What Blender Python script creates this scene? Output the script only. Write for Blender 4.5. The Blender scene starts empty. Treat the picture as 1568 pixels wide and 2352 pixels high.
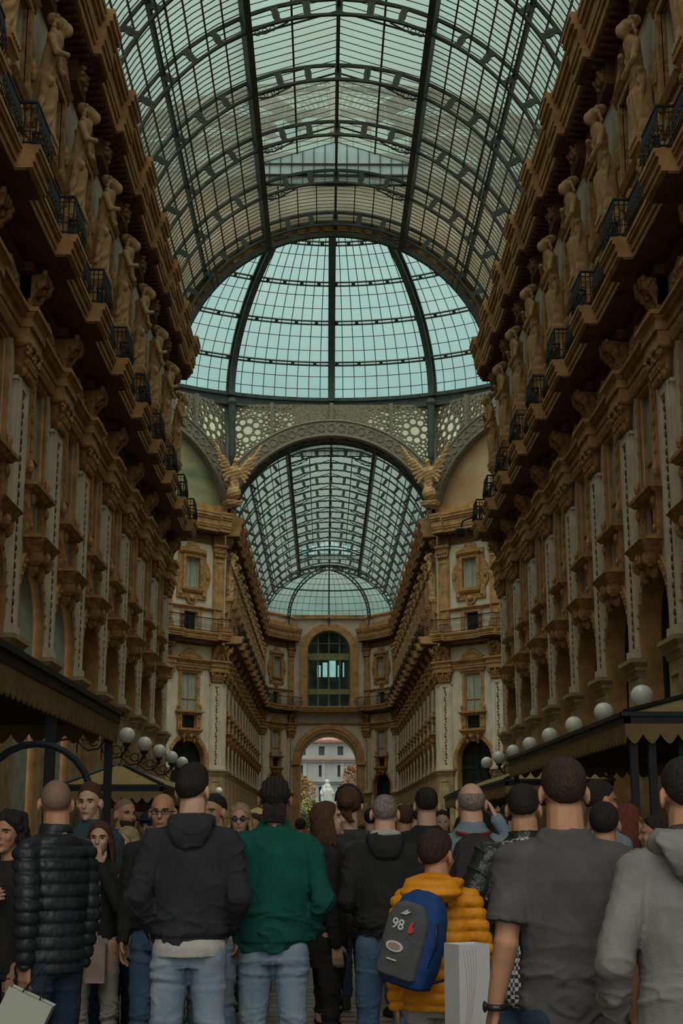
import bpy, bmesh, math, random
from mathutils import Vector, Matrix, noise
from mathutils.geometry import delaunay_2d_cdt
PI=math.pi; rnd=random.Random(7)
sc=bpy.context.scene; C=sc.collection
# ------------------------------------------------------------------ camera, sky, light, exposure
CAM=Vector((-0.41,0,1.5)); FPX=3267.0
PITCH=math.radians(12.696); YAW=math.radians(0.667)
cd=bpy.data.cameras.new('camera'); cam=bpy.data.objects.new('camera',cd); C.objects.link(cam); sc.camera=cam
cd.sensor_fit='VERTICAL'; cd.sensor_height=24; cd.lens=24*FPX/2352; cd.clip_end=2000; cd.clip_start=.05
cam.location=CAM; cam.rotation_euler=(PI/2+PITCH,0,-YAW)
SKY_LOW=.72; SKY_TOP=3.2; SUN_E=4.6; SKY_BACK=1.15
w=bpy.data.worlds.new('overcast_sky'); sc.world=w; w.use_nodes=True
nt=w.node_tree; nt.nodes.clear()
wo=nt.nodes.new('ShaderNodeOutputWorld'); bg=nt.nodes.new('ShaderNodeBackground')
tc=nt.nodes.new('ShaderNodeTexCoord'); nz=nt.nodes.new('ShaderNodeTexNoise'); nz.inputs['Scale'].default_value=2.2
cr=nt.nodes.new('ShaderNodeValToRGB'); cr.color_ramp.elements[0].position=.3; cr.color_ramp.elements[1].position=.7
cr.color_ramp.elements[0].color=(.46,.72,.67,1); cr.color_ramp.elements[1].color=(.55,.77,.71,1)
nt.links.new(tc.outputs['Generated'],nz.inputs['Vector']); nt.links.new(nz.outputs['Fac'],cr.inputs['Fac'])
sx=nt.nodes.new('ShaderNodeSeparateXYZ'); nt.links.new(tc.outputs['Generated'],sx.inputs[0])   # overcast sky: brighter towards the zenith
mr=nt.nodes.new('ShaderNodeMapRange'); mr.inputs['From Min'].default_value=.45; mr.inputs['From Max'].default_value=1; mr.inputs['To Min'].default_value=SKY_LOW; mr.inputs['To Max'].default_value=SKY_TOP
mb_=nt.nodes.new('ShaderNodeMapRange'); mb_.inputs['From Min'].default_value=-.15; mb_.inputs['From Max'].default_value=-.9; mb_.inputs['To Min'].default_value=0; mb_.inputs['To Max'].default_value=SKY_BACK   # extra sky brightness added behind the camera to light the crowd
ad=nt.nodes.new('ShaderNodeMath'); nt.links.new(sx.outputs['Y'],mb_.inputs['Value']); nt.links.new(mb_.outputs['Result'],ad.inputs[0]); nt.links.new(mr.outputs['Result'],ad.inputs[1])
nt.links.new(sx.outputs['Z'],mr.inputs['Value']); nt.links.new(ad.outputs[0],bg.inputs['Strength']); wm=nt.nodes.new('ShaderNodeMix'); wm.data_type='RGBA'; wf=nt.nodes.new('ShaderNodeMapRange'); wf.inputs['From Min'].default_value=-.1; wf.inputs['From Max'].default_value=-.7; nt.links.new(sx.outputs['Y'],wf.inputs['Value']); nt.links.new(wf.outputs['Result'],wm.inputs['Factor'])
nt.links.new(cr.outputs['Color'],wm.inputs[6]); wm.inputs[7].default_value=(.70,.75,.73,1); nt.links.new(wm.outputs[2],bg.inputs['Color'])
sd_=bpy.data.lights.new('hazy_sun','SUN'); sd_.energy=SUN_E; sd_.angle=math.radians(70); sd_.color=(1.0,.84,.64); so_=bpy.data.objects.new('hazy_sun',sd_); C.objects.link(so_); so_.rotation_euler=(math.radians(12),0,0)
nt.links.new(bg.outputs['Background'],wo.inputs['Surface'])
sc.view_settings.view_transform='Standard'; sc.view_settings.look='None'; sc.view_settings.gamma=1
sc.view_settings.use_curve_mapping=False; sc.view_settings.exposure=0.0
sc.cycles.use_denoising=True; sc.cycles.max_bounces=7; sc.cycles.diffuse_bounces=4; sc.cycles.transparent_max_bounces=16
sc.cycles.caustics_reflective=False; sc.cycles.caustics_refractive=False

# ------------------------------------------------------------------ materials
MATS={}
def _new(name):
    m=bpy.data.materials.new(name); m.use_nodes=True; return m,m.node_tree,m.node_tree.nodes['Principled BSDF']
def mat(name,col,rough=.8,var=.25,scale=3,bump=0,bscale=40,metal=0,spec=.3,stretch=None,detail=4,col2=None):
    if name in MATS: return MATS[name]
    m,nt,b=_new(name); b.inputs['Roughness'].default_value=rough; b.inputs['Metallic'].default_value=metal
    b.inputs['Specular IOR Level'].default_value=spec
    tc=nt.nodes.new('ShaderNodeTexCoord'); src=tc.outputs['Object']
    if stretch:
        mp=nt.nodes.new('ShaderNodeMapping'); mp.inputs['Scale'].default_value=stretch; nt.links.new(src,mp.inputs[0]); src=mp.outputs[0]
    n=nt.nodes.new('ShaderNodeTexNoise'); n.inputs['Scale'].default_value=scale; n.inputs['Detail'].default_value=detail
    nt.links.new(src,n.inputs['Vector'])
    r=nt.nodes.new('ShaderNodeValToRGB'); r.color_ramp.elements[0].position=.32; r.color_ramp.elements[1].position=.68
    c2=col2 or tuple(min(1,c*(1+var)) for c in col)
    r.color_ramp.elements[0].color=tuple(c*(1-var) for c in col)+(1,) if not col2 else tuple(col)+(1,)
    r.color_ramp.elements[1].color=tuple(c2)+(1,)
    nt.links.new(n.outputs['Fac'],r.inputs['Fac']); nt.links.new(r.outputs['Color'],b.inputs['Base Color'])
    if bump:
        n2=nt.nodes.new('ShaderNodeTexNoise'); n2.inputs['Scale'].default_value=bscale; n2.inputs['Detail'].default_value=3
        nt.links.new(src,n2.inputs['Vector'])
        bp=nt.nodes.new('ShaderNodeBump'); bp.inputs['Strength'].default_value=bump; bp.inputs['Distance'].default_value=.02
        nt.links.new(n2.outputs['Fac'],bp.inputs['Height']); nt.links.new(bp.outputs['Normal'],b.inputs['Normal'])
    MATS[name]=m; return m
def glassmat(name,tint,dirt,f0,f1,scale=.6,stretch=(1,1,1)):
    m=bpy.data.materials.new(name); m.use_nodes=True; nt=m.node_tree; nt.nodes.clear(); N=nt.nodes.new; L=nt.links.new
    o=N('ShaderNodeOutputMaterial'); mx=N('ShaderNodeMixShader'); t=N('ShaderNodeBsdfTransparent'); t.inputs[0].default_value=tint+(1,)
    d=N('ShaderNodeBsdfTranslucent'); d.inputs[0].default_value=dirt+(1,)
    tc=N('ShaderNodeTexCoord'); mp=N('ShaderNodeMapping'); mp.inputs['Scale'].default_value=stretch
    n=N('ShaderNodeTexNoise'); n.inputs['Scale'].default_value=scale; n.inputs['Detail'].default_value=5
    L(tc.outputs['Object'],mp.inputs[0]); L(mp.outputs[0],n.inputs['Vector'])
    r=N('ShaderNodeMapRange'); r.inputs['From Min'].default_value=.35; r.inputs['From Max'].default_value=.65
    r.inputs['To Min'].default_value=f0; r.inputs['To Max'].default_value=f1
    L(n.outputs['Fac'],r.inputs['Value']); L(r.outputs['Result'],mx.inputs['Fac']); L(t.outputs[0],mx.inputs[1]); L(d.outputs[0],mx.inputs[2]); L(mx.outputs[0],o.inputs[0])
    MATS[name]=m; return m
STUCCO=mat('pale_stucco',(.50,.43,.335),.9,.14,1.2,.3,30)
OCHRE=mat('ochre_stone',(.36,.195,.075),.85,.3,2.2,.6,22)
OCHRE2=mat('carved_ochre_stone',(.31,.16,.058),.85,.42,7,.9,18)
BROWN=mat('brown_trim_and_soffit_shade',(.115,.050,.018),.9,.35,2,.4,14)  # dark tone puts the soffit shade into the colour; also used on ornament strips
STATUE=mat('statue_stone',(.38,.225,.10),.8,.25,6,.4,30)
IRON=mat('black_iron',(.02,.024,.024),.5,.2,8,metal=.3)
STEEL=mat('dark_green_steel',(.040,.052,.044),.6,.3,2,.2,20)
BAR=mat('brown_glazing_bar',(.10,.075,.045),.7,.3,2)
DARK=mat('dark_window_glass',(.012,.016,.013),.3,.4,1.5,spec=.3)
PALEP=mat('pale_window_blind',(.30,.33,.28),.6,.2,2.5)
GREENP=mat('grey_green_curtain',(.26,.28,.23),.6,.3,2,stretch=(8,8,.4))
GLASS=glassmat('dirty_vault_glass',(.68,.74,.70),(.15,.155,.13),.30,.62,.35)
GLASSD=glassmat('dome_glass',(.90,1,1),(.30,.33,.30),.03,.22,.5)
GLASSG=glassmat('frosted_gable_glass',(.8,.9,.92),(.85,.93,.95),.75,.9,.5)
GLASSC=glassmat('cream_glass',(1,.90,.76),(.95,.84,.64),.15,.4,1.5)
GLASSF=glassmat('far_vault_glass',(.80,.86,.84),(.20,.21,.19),.3,.6,.35)
GLASSM=glassmat('brown_stained_glass',(.45,.42,.34),(.09,.065,.04),.4,.9,.7)

# ------------------------------------------------------------------ mesh builder
class MB:
    def __init__(s): s.v=[]; s.f=[]
    def add(s,vs,fs,M=None):
        o=len(s.v)
        s.v+= [tuple(M@Vector(v)) for v in vs] if M is not None else [tuple(v) for v in vs]
        s.f+= [tuple(i+o for i in f) for f in fs]; return s
    def box(s,x0,x1,y0,y1,z0,z1,M=None):
        vs=[(x,y,z) for z in (z0,z1) for y in (y0,y1) for x in (x0,x1)]
        return s.add(vs,[(0,2,3,1),(4,5,7,6),(0,1,5,4),(2,6,7,3),(0,4,6,2),(1,3,7,5)],M)
    def frus(s,x0,x1,y0,y1,z0,z1,k,M=None,ky=None):   # box whose top is grown by k on the sides and front
        ky=k if ky is None else ky
        vs=[(x0,y0,z0),(x1,y0,z0),(x0,y1,z0),(x1,y1,z0),(x0-k,y0,z1),(x1+k,y0,z1),(x0-k,y1+ky,z1),(x1+k,y1+ky,z1)]
        return s.add(vs,[(0,2,3,1),(4,5,7,6),(0,1,5,4),(2,6,7,3),(0,4,6,2),(1,3,7,5)],M)
    def prism(s,poly,z0,z1,M=None):     # poly in xy, extruded in z (convex or simple: ngon caps)
        n=len(poly); vs=[(x,y,z0) for x,y in poly]+[(x,y,z1) for x,y in poly]
        return s.add(vs,[tuple(range(n))[::-1],tuple(range(n,2*n))]+[(i,(i+1)%n,n+(i+1)%n,n+i) for i in range(n)],M)
    def vprism(s,poly,y0,y1,M=None):    # poly in xz, extruded in y
        n=len(poly); vs=[(x,y0,z) for x,z in poly]+[(x,y1,z) for x,z in poly]
        return s.add(vs,[tuple(range(n)),tuple(range(n,2*n))[::-1]]+[((i+1)%n,i,n+i,n+(i+1)%n) for i in range(n)],M)
    def tube(s,pts,r,n=6,M=None,close=False):
        pts=[Vector(p) for p in pts]; m=len(pts); rs=r if isinstance(r,(list,tuple)) else [r]*m; vs=[]
        for i,p in enumerate(pts):
            a=pts[(i-1)%m] if (i or close) else p; b=pts[(i+1)%m] if (i<m-1 or close) else p
            t=(b-a).normalized(); u=t.cross(Vector((0,0,1)))
            if u.length<.1: u=t.cross(Vector((0,1,0)))
            u.normalize(); q=t.cross(u)
            for k in range(n): an=2*PI*k/n; vs.append(p+(u*math.cos(an)+q*math.sin(an))*rs[i])
        fs=[(i*n+k,i*n+(k+1)%n,((i+1)%m)*n+(k+1)%n,((i+1)%m)*n+k) for i in range(m if close else m-1) for k in range(n)]
        if not close: fs+=[tuple(range(n))[::-1],tuple(range((m-1)*n,m*n))]
        return s.add(vs,fs,M)
    def lathe(s,prof,n=16,c=(0,0,0),M=None):
        vs=[(c[0]+r*math.cos(2*PI*k/n),c[1]+r*math.sin(2*PI*k/n),c[2]+z) for r,z in prof for k in range(n)]; m=len(prof)
        fs=[(i*n+k,i*n+(k+1)%n,(i+1)*n+(k+1)%n,(i+1)*n+k) for i in range(m-1) for k in range(n)]+[tuple(range(n))[::-1],tuple(range((m-1)*n,m*n))]
        return s.add(vs,fs,M)
    def ball(s,c,r,n=10,m=6,M=None,rot=None):
        rx,ry,rz=(r,r,r) if isinstance(r,(int,float)) else r; vs=[]
        R=rot or Matrix.Identity(3); c=Vector(c)
        for j in range(m+1):
            a=PI*j/m
            for k in range(n):
                b=2*PI*k/n; vs.append(c+R@Vector((rx*math.sin(a)*math.cos(b),ry*math.sin(a)*math.sin(b),-rz*math.cos(a))))
        fs=[(j*n+k,j*n+(k+1)%n,(j+1)*n+(k+1)%n,(j+1)*n+k) for j in range(m) for k in range(n)]
        return s.add(vs,fs,M)
    def loop(s,rings,M=None,cap=True):    # rings: list of equal-length point lists
        n=len(rings[0]); vs=[p for r in rings for p in r]
        fs=[(i*n+k,i*n+(k+1)%n,(i+1)*n+(k+1)%n,(i+1)*n+k) for i in range(len(rings)-1) for k in range(n)]
        if cap: fs+=[tuple(range(n))[::-1],tuple(range((len(rings)-1)*n,len(rings)*n))]
        return s.add(vs,fs,M)
    def plate(s,outer,holes,y0,y1,M=None):   # xz outline with holes, between y0 and y1
        pts=[];edges=[]
        for lp in [outer]+holes:
            o=len(pts); pts+=[Vector(p) for p in lp]; edges+=[(o+i,o+(i+1)%len(lp)) for i in range(len(lp))]
        # keep triangles whose centre is inside outer and outside the holes
        V,E_,F,_,_,_=delaunay_2d_cdt(pts,edges,[],0,1e-6)
        def inside(p,lp):
            c=False;n=len(lp)
            for i in range(n):
                a=lp[i];b=lp[i-1]
                if (a[1]>p[1])!=(b[1]>p[1]) and p[0]<(b[0]-a[0])*(p[1]-a[1])/(b[1]-a[1])+a[0]: c=not c
            return c
        fs=[]
        for f in F:
            cx=sum(V[i][0] for i in f)/len(f);cz=sum(V[i][1] for i in f)/len(f)
            if inside((cx,cz),outer) and not any(inside((cx,cz),h) for h in holes): fs.append(tuple(f))
        n=len(V); vs=[(p[0],y1,p[1]) for p in V]+[(p[0],y0,p[1]) for p in V]
        cnt={}
        for f in fs:
            for i in range(len(f)):
                e=(f[i],f[(i+1)%len(f)]); cnt[e]=1
        ff=[f[::-1] for f in fs]+[tuple(i+n for i in f) for f in fs]
        for (a,b) in cnt:
            if (b,a) not in cnt: ff.append((a,b,b+n,a+n))
        return s.add(vs,ff,M)
    def mesh(s,name,m,smooth=False):
        me=bpy.data.meshes.new(name); me.from_pydata(s.v,[],s.f)
        bm=bmesh.new(); bm.from_mesh(me); bmesh.ops.remove_doubles(bm,verts=bm.verts,dist=1e-5)
        bmesh.ops.recalc_face_normals(bm,faces=bm.faces); bm.to_mesh(me); bm.free()
        if smooth: me.polygons.foreach_set('use_smooth',[True]*len(me.polygons))
        for q in (m if isinstance(m,(list,tuple)) else [m]): me.materials.append(q)
        return me
def obj(name,me,parent=None,loc=None,rz=None):
    o=bpy.data.objects.new(name,me); C.objects.link(o)
    if parent: o.parent=parent
    if loc is not None: o.location=loc
    if rz is not None: o.rotation_euler=(0,0,rz)
    return o
def build(mb,name,m,parent=None,smooth=False,loc=None,rz=None): return obj(name,mb.mesh(name,m,smooth),parent,loc,rz)
def tag(o,label,cat=None,group=None,kind=None):
    o['label']=label
    if cat: o['category']=cat
    if group: o['group']=group
    if kind: o['kind']=kind
    return o
def empty(name,loc=(0,0,0),rz=0): return obj(name,None,None,loc,rz)
def copy_tree(o,parent=None):
    c=o.copy(); C.objects.link(c)
    if parent: c.parent=parent
    for ch in list(o.children): copy_tree(ch,c)
    return c
ORD=['first','second','third','fourth','fifth','sixth','seventh','eighth','ninth','tenth','eleventh','twelfth','thirteenth']
WN=[0]; TN=[0]
def wname(): WN[0]+=1; return 'window_%d'%WN[0]
def tname(): TN[0]+=1; return 'trim_%d'%TN[0]
def arc(cx,cz,r,a0,a1,n): return [(cx+r*math.cos(math.radians(a0+(a1-a0)*i/n)),cz+r*math.sin(math.radians(a0+(a1-a0)*i/n))) for i in range(n+1)]
# ------------------------------------------------------------------ dimensions
P=4.15; W=7.1; NB=8; Y0=29.7-P*2      # pilaster axes at Y0+k*P
OY=77.15; YA=60.0; YB=94.3; YE=144.1; NF=12; PF=(YE-YB)/NF
# ---- one bay of wall (front face y=0), shared
def rect(x0,x1,z0,z1): return [(x0,z0),(x1,z0),(x1,z1),(x0,z1)]
AH=[(-1.45,.02),(1.45,.02)]+arc(0,6.0,1.45,0,180,14)
HOLES=[AH,rect(-.58,.58,8.05,8.88),rect(-.66,.66,9.15,11.6),rect(-.58,.58,14.3,15.6),rect(-.6,.6,17.2,19.2)]
def bay_wall(mb,M,p=P): mb.plate(rect(-p/2,p/2,0,22.3),HOLES,-.8,0,M)
# windows (origin at wall plane, bay axis, z=0)
def ring(outer,inner,y0,y1,mb): mb.plate(outer,[inner],y0,y1)
def win_defs():
    D=[]
    # arched opening
    a=MB(); aout=[(-1.45,.02),(1.45,.02)]+arc(0,6.0,1.45,0,180,14); ain=[(-1.3,.1),(1.3,.1)]+arc(0,6.0,1.3,0,180,14)
    a.plate(aout,[ain],-.5,-.4); a.box(-1.3,1.3,-.47,-.4,5.5,5.68); a.box(-.05,.05,-.47,-.4,.1,7.28); a.box(-.7,-.64,-.47,-.42,.1,6.9); a.box(.64,.7,-.47,-.42,.1,6.9)
    s=MB(); s.plate([(-1.72,5.5),(-1.72,6.0)]+arc(0,6.0,1.72,180,0,16)+[(1.72,5.5),(1.45,5.5)]+arc(0,6.0,1.45,0,180,16)+[(-1.45,5.5)],[],0,.09)
    s.frus(-.2,.2,0,.2,7.2,7.6,.06); s.plate(aout,[[(-1.41,.06),(1.41,.06)]+arc(0,6.0,1.41,0,180,14)],-.4,.04)
    for k in range(17):
        an=math.radians(8+k*10.25); s.ball((1.58*math.cos(an),.1,6+1.58*math.sin(an)),(.05,.04,.05),6,4)
    p=MB(); p.plate(ain,[],-.50,-.46)
    D.append(('arched',('window_frame',a,IRON),('arch_moulding',s,OCHRE),p)); pf=MB(); pf.plate(ain,[],-.16,-.12)
    # mezzanine
    a=MB(); a.plate(rect(-.95,.95,7.95,8.95),[rect(-.58,.58,8.05,8.88)],0,.14); a.frus(-.98,.98,0,.2,8.95,9.03,.08); a.box(-1.1,1.1,0,.32,9.03,9.12)
    a.frus(-.6,.6,0,.3,7.5,7.75,.14); a.frus(-.76,.76,0,.42,7.75,7.87,.1); a.box(-.95,.95,0,.42,7.87,7.97)
    for x in (-.55,.55): a.ball((x,.22,7.5),(.12,.2,.22),8,6); a.ball((x*.75,.14,7.25),(.1,.14,.2),8,6)
    a.ball((0,.25,7.55),(.2,.22,.2),8,6)
    for x in (-.77,.77): a.ball((x,.16,8.75),(.1,.07,.14),8,5); a.ball((x,.16,8.15),(.07,.05,.09),6,4)
    s=MB(); s.box(-.02,.02,-.1,-.06,8.05,8.88)
    p=MB(); p.box(-.58,.58,-.14,-.1,8.05,8.88)
    D.append(('mezzanine',('window_frame',s,IRON),('surround',a,OCHRE2),p))
    # tall
    a=MB(); a.plate(rect(-.9,.9,9.12,11.85),[rect(-.66,.66,9.15,11.6)],0,.06); a.box(-.76,-.66,.05,.1,9.15,11.6); a.box(.66,.76,.05,.1,9.15,11.6)
    a.frus(-1.02,1.02,0,.14,11.72,11.85,.06)
    a.vprism([(-.95,12.55)]+[(.95,12.55),(.95,12.65),(.35,13.05),(0,13.2),(-.35,13.05),(-.95,12.65)],0,.2)
    for i in range(7): a.ball((-.6+i*.2,.2,12.78+.2*math.cos((i-3)*.5)-.05),(.1,.06,.09),6,4)
    for x in (-.95,.95): a.ball((x,.12,9.45),(.1,.08,.16),6,4)
    for z in range(6): 
        for x in (-.82,.82): a.ball((x,.08,9.6+z*.34),(.045,.025,.1),6,4)
    s=MB(); s.box(-.66,.66,-.1,-.05,9.9,9.96); s.box(-.02,.02,-.1,-.05,9.15,11.6); s.plate(rect(-.66,.66,9.15,11.6),[rect(-.60,.60,9.2,11.55)],-.1,-.02)
    p=MB(); p.box(-.66,.66,-.14,-.1,9.15,11.6)
    D.append(('tall',('window_frame',s,OCHRE),('surround',a,OCHRE),p))
    # balcony door
    a=MB(); a.plate(rect(-.9,.9,14.25,15.8),[rect(-.58,.58,14.3,15.6)],0,.08)
    s=MB(); s.box(-.03,.03,-.25,-.2,14.3,15.6)
    p=MB(); p.box(-.58,.58,-.32,-.28,14.3,15.6)
    D.append(('balcony-level',('window_frame',s,IRON),('surround',a,OCHRE),p))
    # cartouche
    a=MB(); out=[(-.95,16.6),(-.35,16.6),(-.25,16.35),(0,16.25),(.25,16.35),(.35,16.6),(.95,16.6),(.95,17.3),(1.15,17.6),(1.22,18.1),(1.1,18.6),(.9,18.9),(.9,19.6),(.45,19.7),(.3,19.95),(0,20.1),(-.3,19.95),(-.45,19.7),(-.9,19.6),(-.9,18.9),(-1.1,18.6),(-1.22,18.1),(-1.15,17.6),(-.95,17.3)]
    out=[(x*1.3,18.15+(z-18.15)*1.1) for x,z in out]
    a.plate(out,[rect(-.6,.6,17.2,19.2)],0,.12); a.plate(rect(-.84,.84,17.0,19.4),[rect(-.6,.6,17.2,19.2)],.1,.2)
    a.frus(-.9,.9,0,.24,19.4,19.52,.1); a.vprism([(-.9,19.52),(.9,19.52),(0,20.0)],0,.3)
    a.frus(-.8,.8,0,.2,16.85,17.0,.08)
    for x in (-1,1): a.ball((x*1.28,.14,18.1),(.14,.1,.3),8,5); a.ball((x*1.05,.14,19.5),(.12,.1,.16),8,5); a.ball((x*1.0,.14,16.7),(.12,.1,.14),8,5)
    a.ball((0,.16,16.5),(.25,.1,.18),8,5); a.ball((0,.2,19.95),(.2,.12,.16),8,5)
    s=MB(); s.box(-.03,.03,-.12,-.08,17.2,19.2)
    p=MB(); p.box(-.6,.6,-.16,-.12,17.2,19.2)
    D.append(('cartouche-framed',('window_frame',s,OCHRE),('surround',a,OCHRE2),p))
    R=[]
    for nm,(fn,fm,fmt),(sn,sm,smt),pm in D:
        R.append((nm,fn,fm.mesh(fn,fmt),sn,sm.mesh(sn,smt),pm.mesh('pane_'+nm,DARK),pm.mesh('pane_'+nm,GREENP),(pf if nm=='arched' else pm).mesh('pane_'+nm,PALEP)))
    return R
WD=win_defs()
def add_windows(loc,rz,where,k,side):
    for i,(nm,fn,fm,sn,sm,pd,pg,pp) in enumerate(WD):
        o=obj(wname(),sm,None,loc,rz); o['kind']='structure'
        o['label']='%s window %s'%(nm,where)
        fo=obj(fn,fm,o)
        pane=pd
        if i in (2,4): pane=pg
        if i==0 and side=='left' and k in (2,3): pane=pp
        if i==2 and k%3==1: pane=pp
        obj('pane',pane,fo)
# ---- pilaster
def pilaster_meshes():
    Z=[]
    m=MB(); m.box(-.6,.6,0,.16,0,5.1); m.box(-.7,.7,0,.24,0,.7); m.plate(rect(-.42,.42,1.0,4.8),[rect(-.34,.34,1.08,4.72)],.14,.2)
    m.frus(-.62,.62,0,.18,5.05,5.2,.05); m.box(-.7,.7,0,.26,5.2,5.28); m.frus(-.68,.68,0,.24,5.28,5.38,.08); m.box(-.78,.78,0,.36,5.38,5.48)
    Z.append(('pier',m,mat('weathered_pier_stone',(.34,.235,.125),.9,.3,2,.5,20),False))
    m=MB(); m.box(-.52,.52,0,.1,5.48,11.05); m.plate(rect(-.42,.42,5.5,11.05),[rect(-.22,.22,5.7,10.85)],.1,.15); m.box(-.6,.6,0,.18,5.48,5.75)
    m.box(-.6,.6,0,.12,11.05-.08,11.05)
    Z.append(('shaft',m,STUCCO,False))
    m=MB()
    for i in range(26):
        z=5.85+i*.195; m.ball((0.04*math.sin(i*2.1),.11,z),(.055+.03*(i%3==0),.035,.085),6,4)
        if i%2: m.ball((.08*(1 if i%4==1 else -1),.105,z+.05),(.04,.025,.04),5,4)
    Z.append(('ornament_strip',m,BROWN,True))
    m=MB(); m.frus(-.4,.4,0,.14,11.05,11.7,.14); m.box(-.66,.66,0,.36,11.72,11.86)
    for r_,(n,zz,w_) in enumerate(((5,11.2,.4),(5,11.42,.45),(3,11.6,.5))):
        for i in range(n):
            x=-w_+2*w_*i/(n-1); m.ball((x,.2+.05*r_,zz),(.1,.08,.14),7,5); m.ball((x,.27+.05*r_,zz+.1),(.07,.06,.05),6,4)
    for x in (-.55,.55): m.tube([(x+.1*math.cos(t*.8),.3,11.6+.1*math.sin(t*.8)) for t in range(8)],.04,5); m.ball((x,.3,11.6),(.08,.1,.08),6,4)
    Z.append(('capital',m,OCHRE2,True))
    m=MB(); m.box(-.66,.66,0,.34,11.86,12.1); m.box(-.7,.7,0,.4,12.1,12.3); m.frus(-.68,.68,0,.38,12.3,12.42,.08); m.box(-.8,.8,0,.52,12.42,12.52)
    Z.append(('entablature_block',m,OCHRE,False))
    m=MB(); side=[(0,12.5),(.16,12.55),(.26,12.75),(.3,12.95),(.4,13.1),(.55,13.2),(.58,13.4),(0,13.45)]
    for x in (-.4,.22): m.add([(x+dx,y,z) for dx in (0,.18) for y,z in side],[tuple(range(8)),tuple(range(8,16))[::-1]]+[(i,(i+1)%8,8+(i+1)%8,8+i) for i in range(8)])
    r=random.Random(3)
    for i in range(26):
        t=r.random(); z=12.6+t*.85; y=.2+.32*t*t+r.uniform(-.03,.06); m.ball((r.uniform(-.48,.48),y,z),(r.uniform(.07,.14),.08,r.uniform(.07,.14)),6,4)
    m.box(-.4,.4,0,.25,12.55,13.75)
    Z.append(('console',m,OCHRE2,True))
    m=MB(); m.box(-.45,.45,0,.45,14.25,14.8); m.frus(-.2,.2,0,.22,14.8,16.5,.12,ky=.16); m.frus(-.34,.34,0,.4,16.5,16.65,.08); m.box(-.44,.44,0,.52,16.65,16.8)
    for i in range(8): m.ball((0,.26+.02*i,14.95+i*.2),(.09,.06,.1),6,4)
    Z.append(('herm_pedestal',m,OCHRE,False))
    m=MB(); m.box(-.38,.38,0,.3,20.35,20.45); m.frus(-.3,.3,0,.26,20.45,21.0,.06,ky=.12); 
    for x in (-.34,.34):
        for t in (0,1,2): m.ball((x*.8+.06*(t-1),.32+.04*t,20.6+.12*t),(.08,.09,.08),7,5)
    m.ball((0,.34,20.75),(.14,.12,.16),8,5)
    Z.append(('scroll_capital',m,OCHRE2,True))
    PMA=[(n,mm.mesh('pilaster_'+n,mt,sm)) for n,mm,mt,sm in Z]
    m=MB(); m.box(-.48,.48,0,.12,14.25,19.4); m.box(-.55,.55,0,.2,14.25,14.8); m.plate(rect(-.4,.4,15.0,19.2),[rect(-.3,.3,15.1,19.1)],.1,.17)
    u=m.mesh('pilaster_upper',OCHRE); m=MB(); m.frus(-.42,.42,0,.16,19.4,20.1,.12)
    for zz in (19.55,19.8,20.0):
        for i in range(5): m.ball((-.4+.2*i,.22,zz),(.1,.08,.12),7,5)
    m.box(-.6,.6,0,.34,20.1,20.3); m.box(-.45,.45,0,.16,20.3,21.0)
    return PMA,PMA[:-2]+[('upper_shaft',u),('upper_capital',m.mesh('pilaster_cap2',OCHRE2,True))]
PM,PM2=pilaster_meshes()
def add_pilaster(loc,rz,label,group,P_=None):
    e=empty('pilaster',loc,rz); tag(e,label,'pilaster',group,'structure')
    q=None
    for n,me in (P_ or PM):
        o=obj(n,me,q if n=='ornament_strip' else e); q=o if n=='shaft' else q
    return e
# ---- remesh helper
def remesh(mb,voxel,smooth=2,name='m',mats=None,disp=None,remesh=True):
    me=bpy.data.meshes.new(name); me.from_pydata(mb.v,[],mb.f)
    o=bpy.data.objects.new('tmp',me); C.objects.link(o)
    md=o.modifiers.new('r','REMESH'); md.mode='VOXEL'; md.voxel_size=voxel; md.adaptivity=0
    if smooth: s=o.modifiers.new('s','SMOOTH'); s.iterations=smooth; s.factor=.5
    dg=bpy.context.evaluated_depsgraph_get(); out=bpy.data.meshes.new_from_object(o.evaluated_get(dg)); out.name=name
    bpy.data.objects.remove(o); bpy.data.meshes.remove(me)
    if disp:
        out.update(); vn=[v.normal.copy() for v in out.vertices]
        for v,n in zip(out.vertices,vn): v.co+=n*disp(v.co,n)
    out.materials.clear()
    for q in (mats if isinstance(mats,(list,tuple)) else [mats]): out.materials.append(q)
    out.polygons.foreach_set('use_smooth',[True]*len(out.polygons)); return out
def cap(mb,p0,p1,r0,r1,n=12,sq=(1,1),seg=5):     # tapered capsule from p0 to p1 with closed round ends; sq flattens (x,y)
    p0=Vector(p0);p1=Vector(p1); d=p1-p0; L=d.length
    if L<1e-6: mb.ball(p0,(r0*sq[0],r0*sq[1],r0),n,8); return
    t=d/L; x=Vector((1,0,0)); 
    if abs(t.x)>.9: x=Vector((0,1,0))
    u=(x-t*x.dot(t)).normalized(); q=t.cross(u); rings=[]
    for i in range(5): a=PI/2*(i+.15)/5; rings.append((p0-t*r0*math.cos(a),r0*math.sin(a)))
    for i in range(seg+1): k=i/seg; rings.append((p0+d*k,r0+(r1-r0)*k))
    for i in range(5): a=PI/2*(1-(i+1-.15)/5); rings.append((p1+t*r1*math.cos(a),r1*math.sin(a)))
    mb.loop([[c+(u*math.cos(2*PI*k/n)*sq[0]+q*math.sin(2*PI*k/n)*sq[1])*r for k in range(n)] for c,r in rings])
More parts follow.
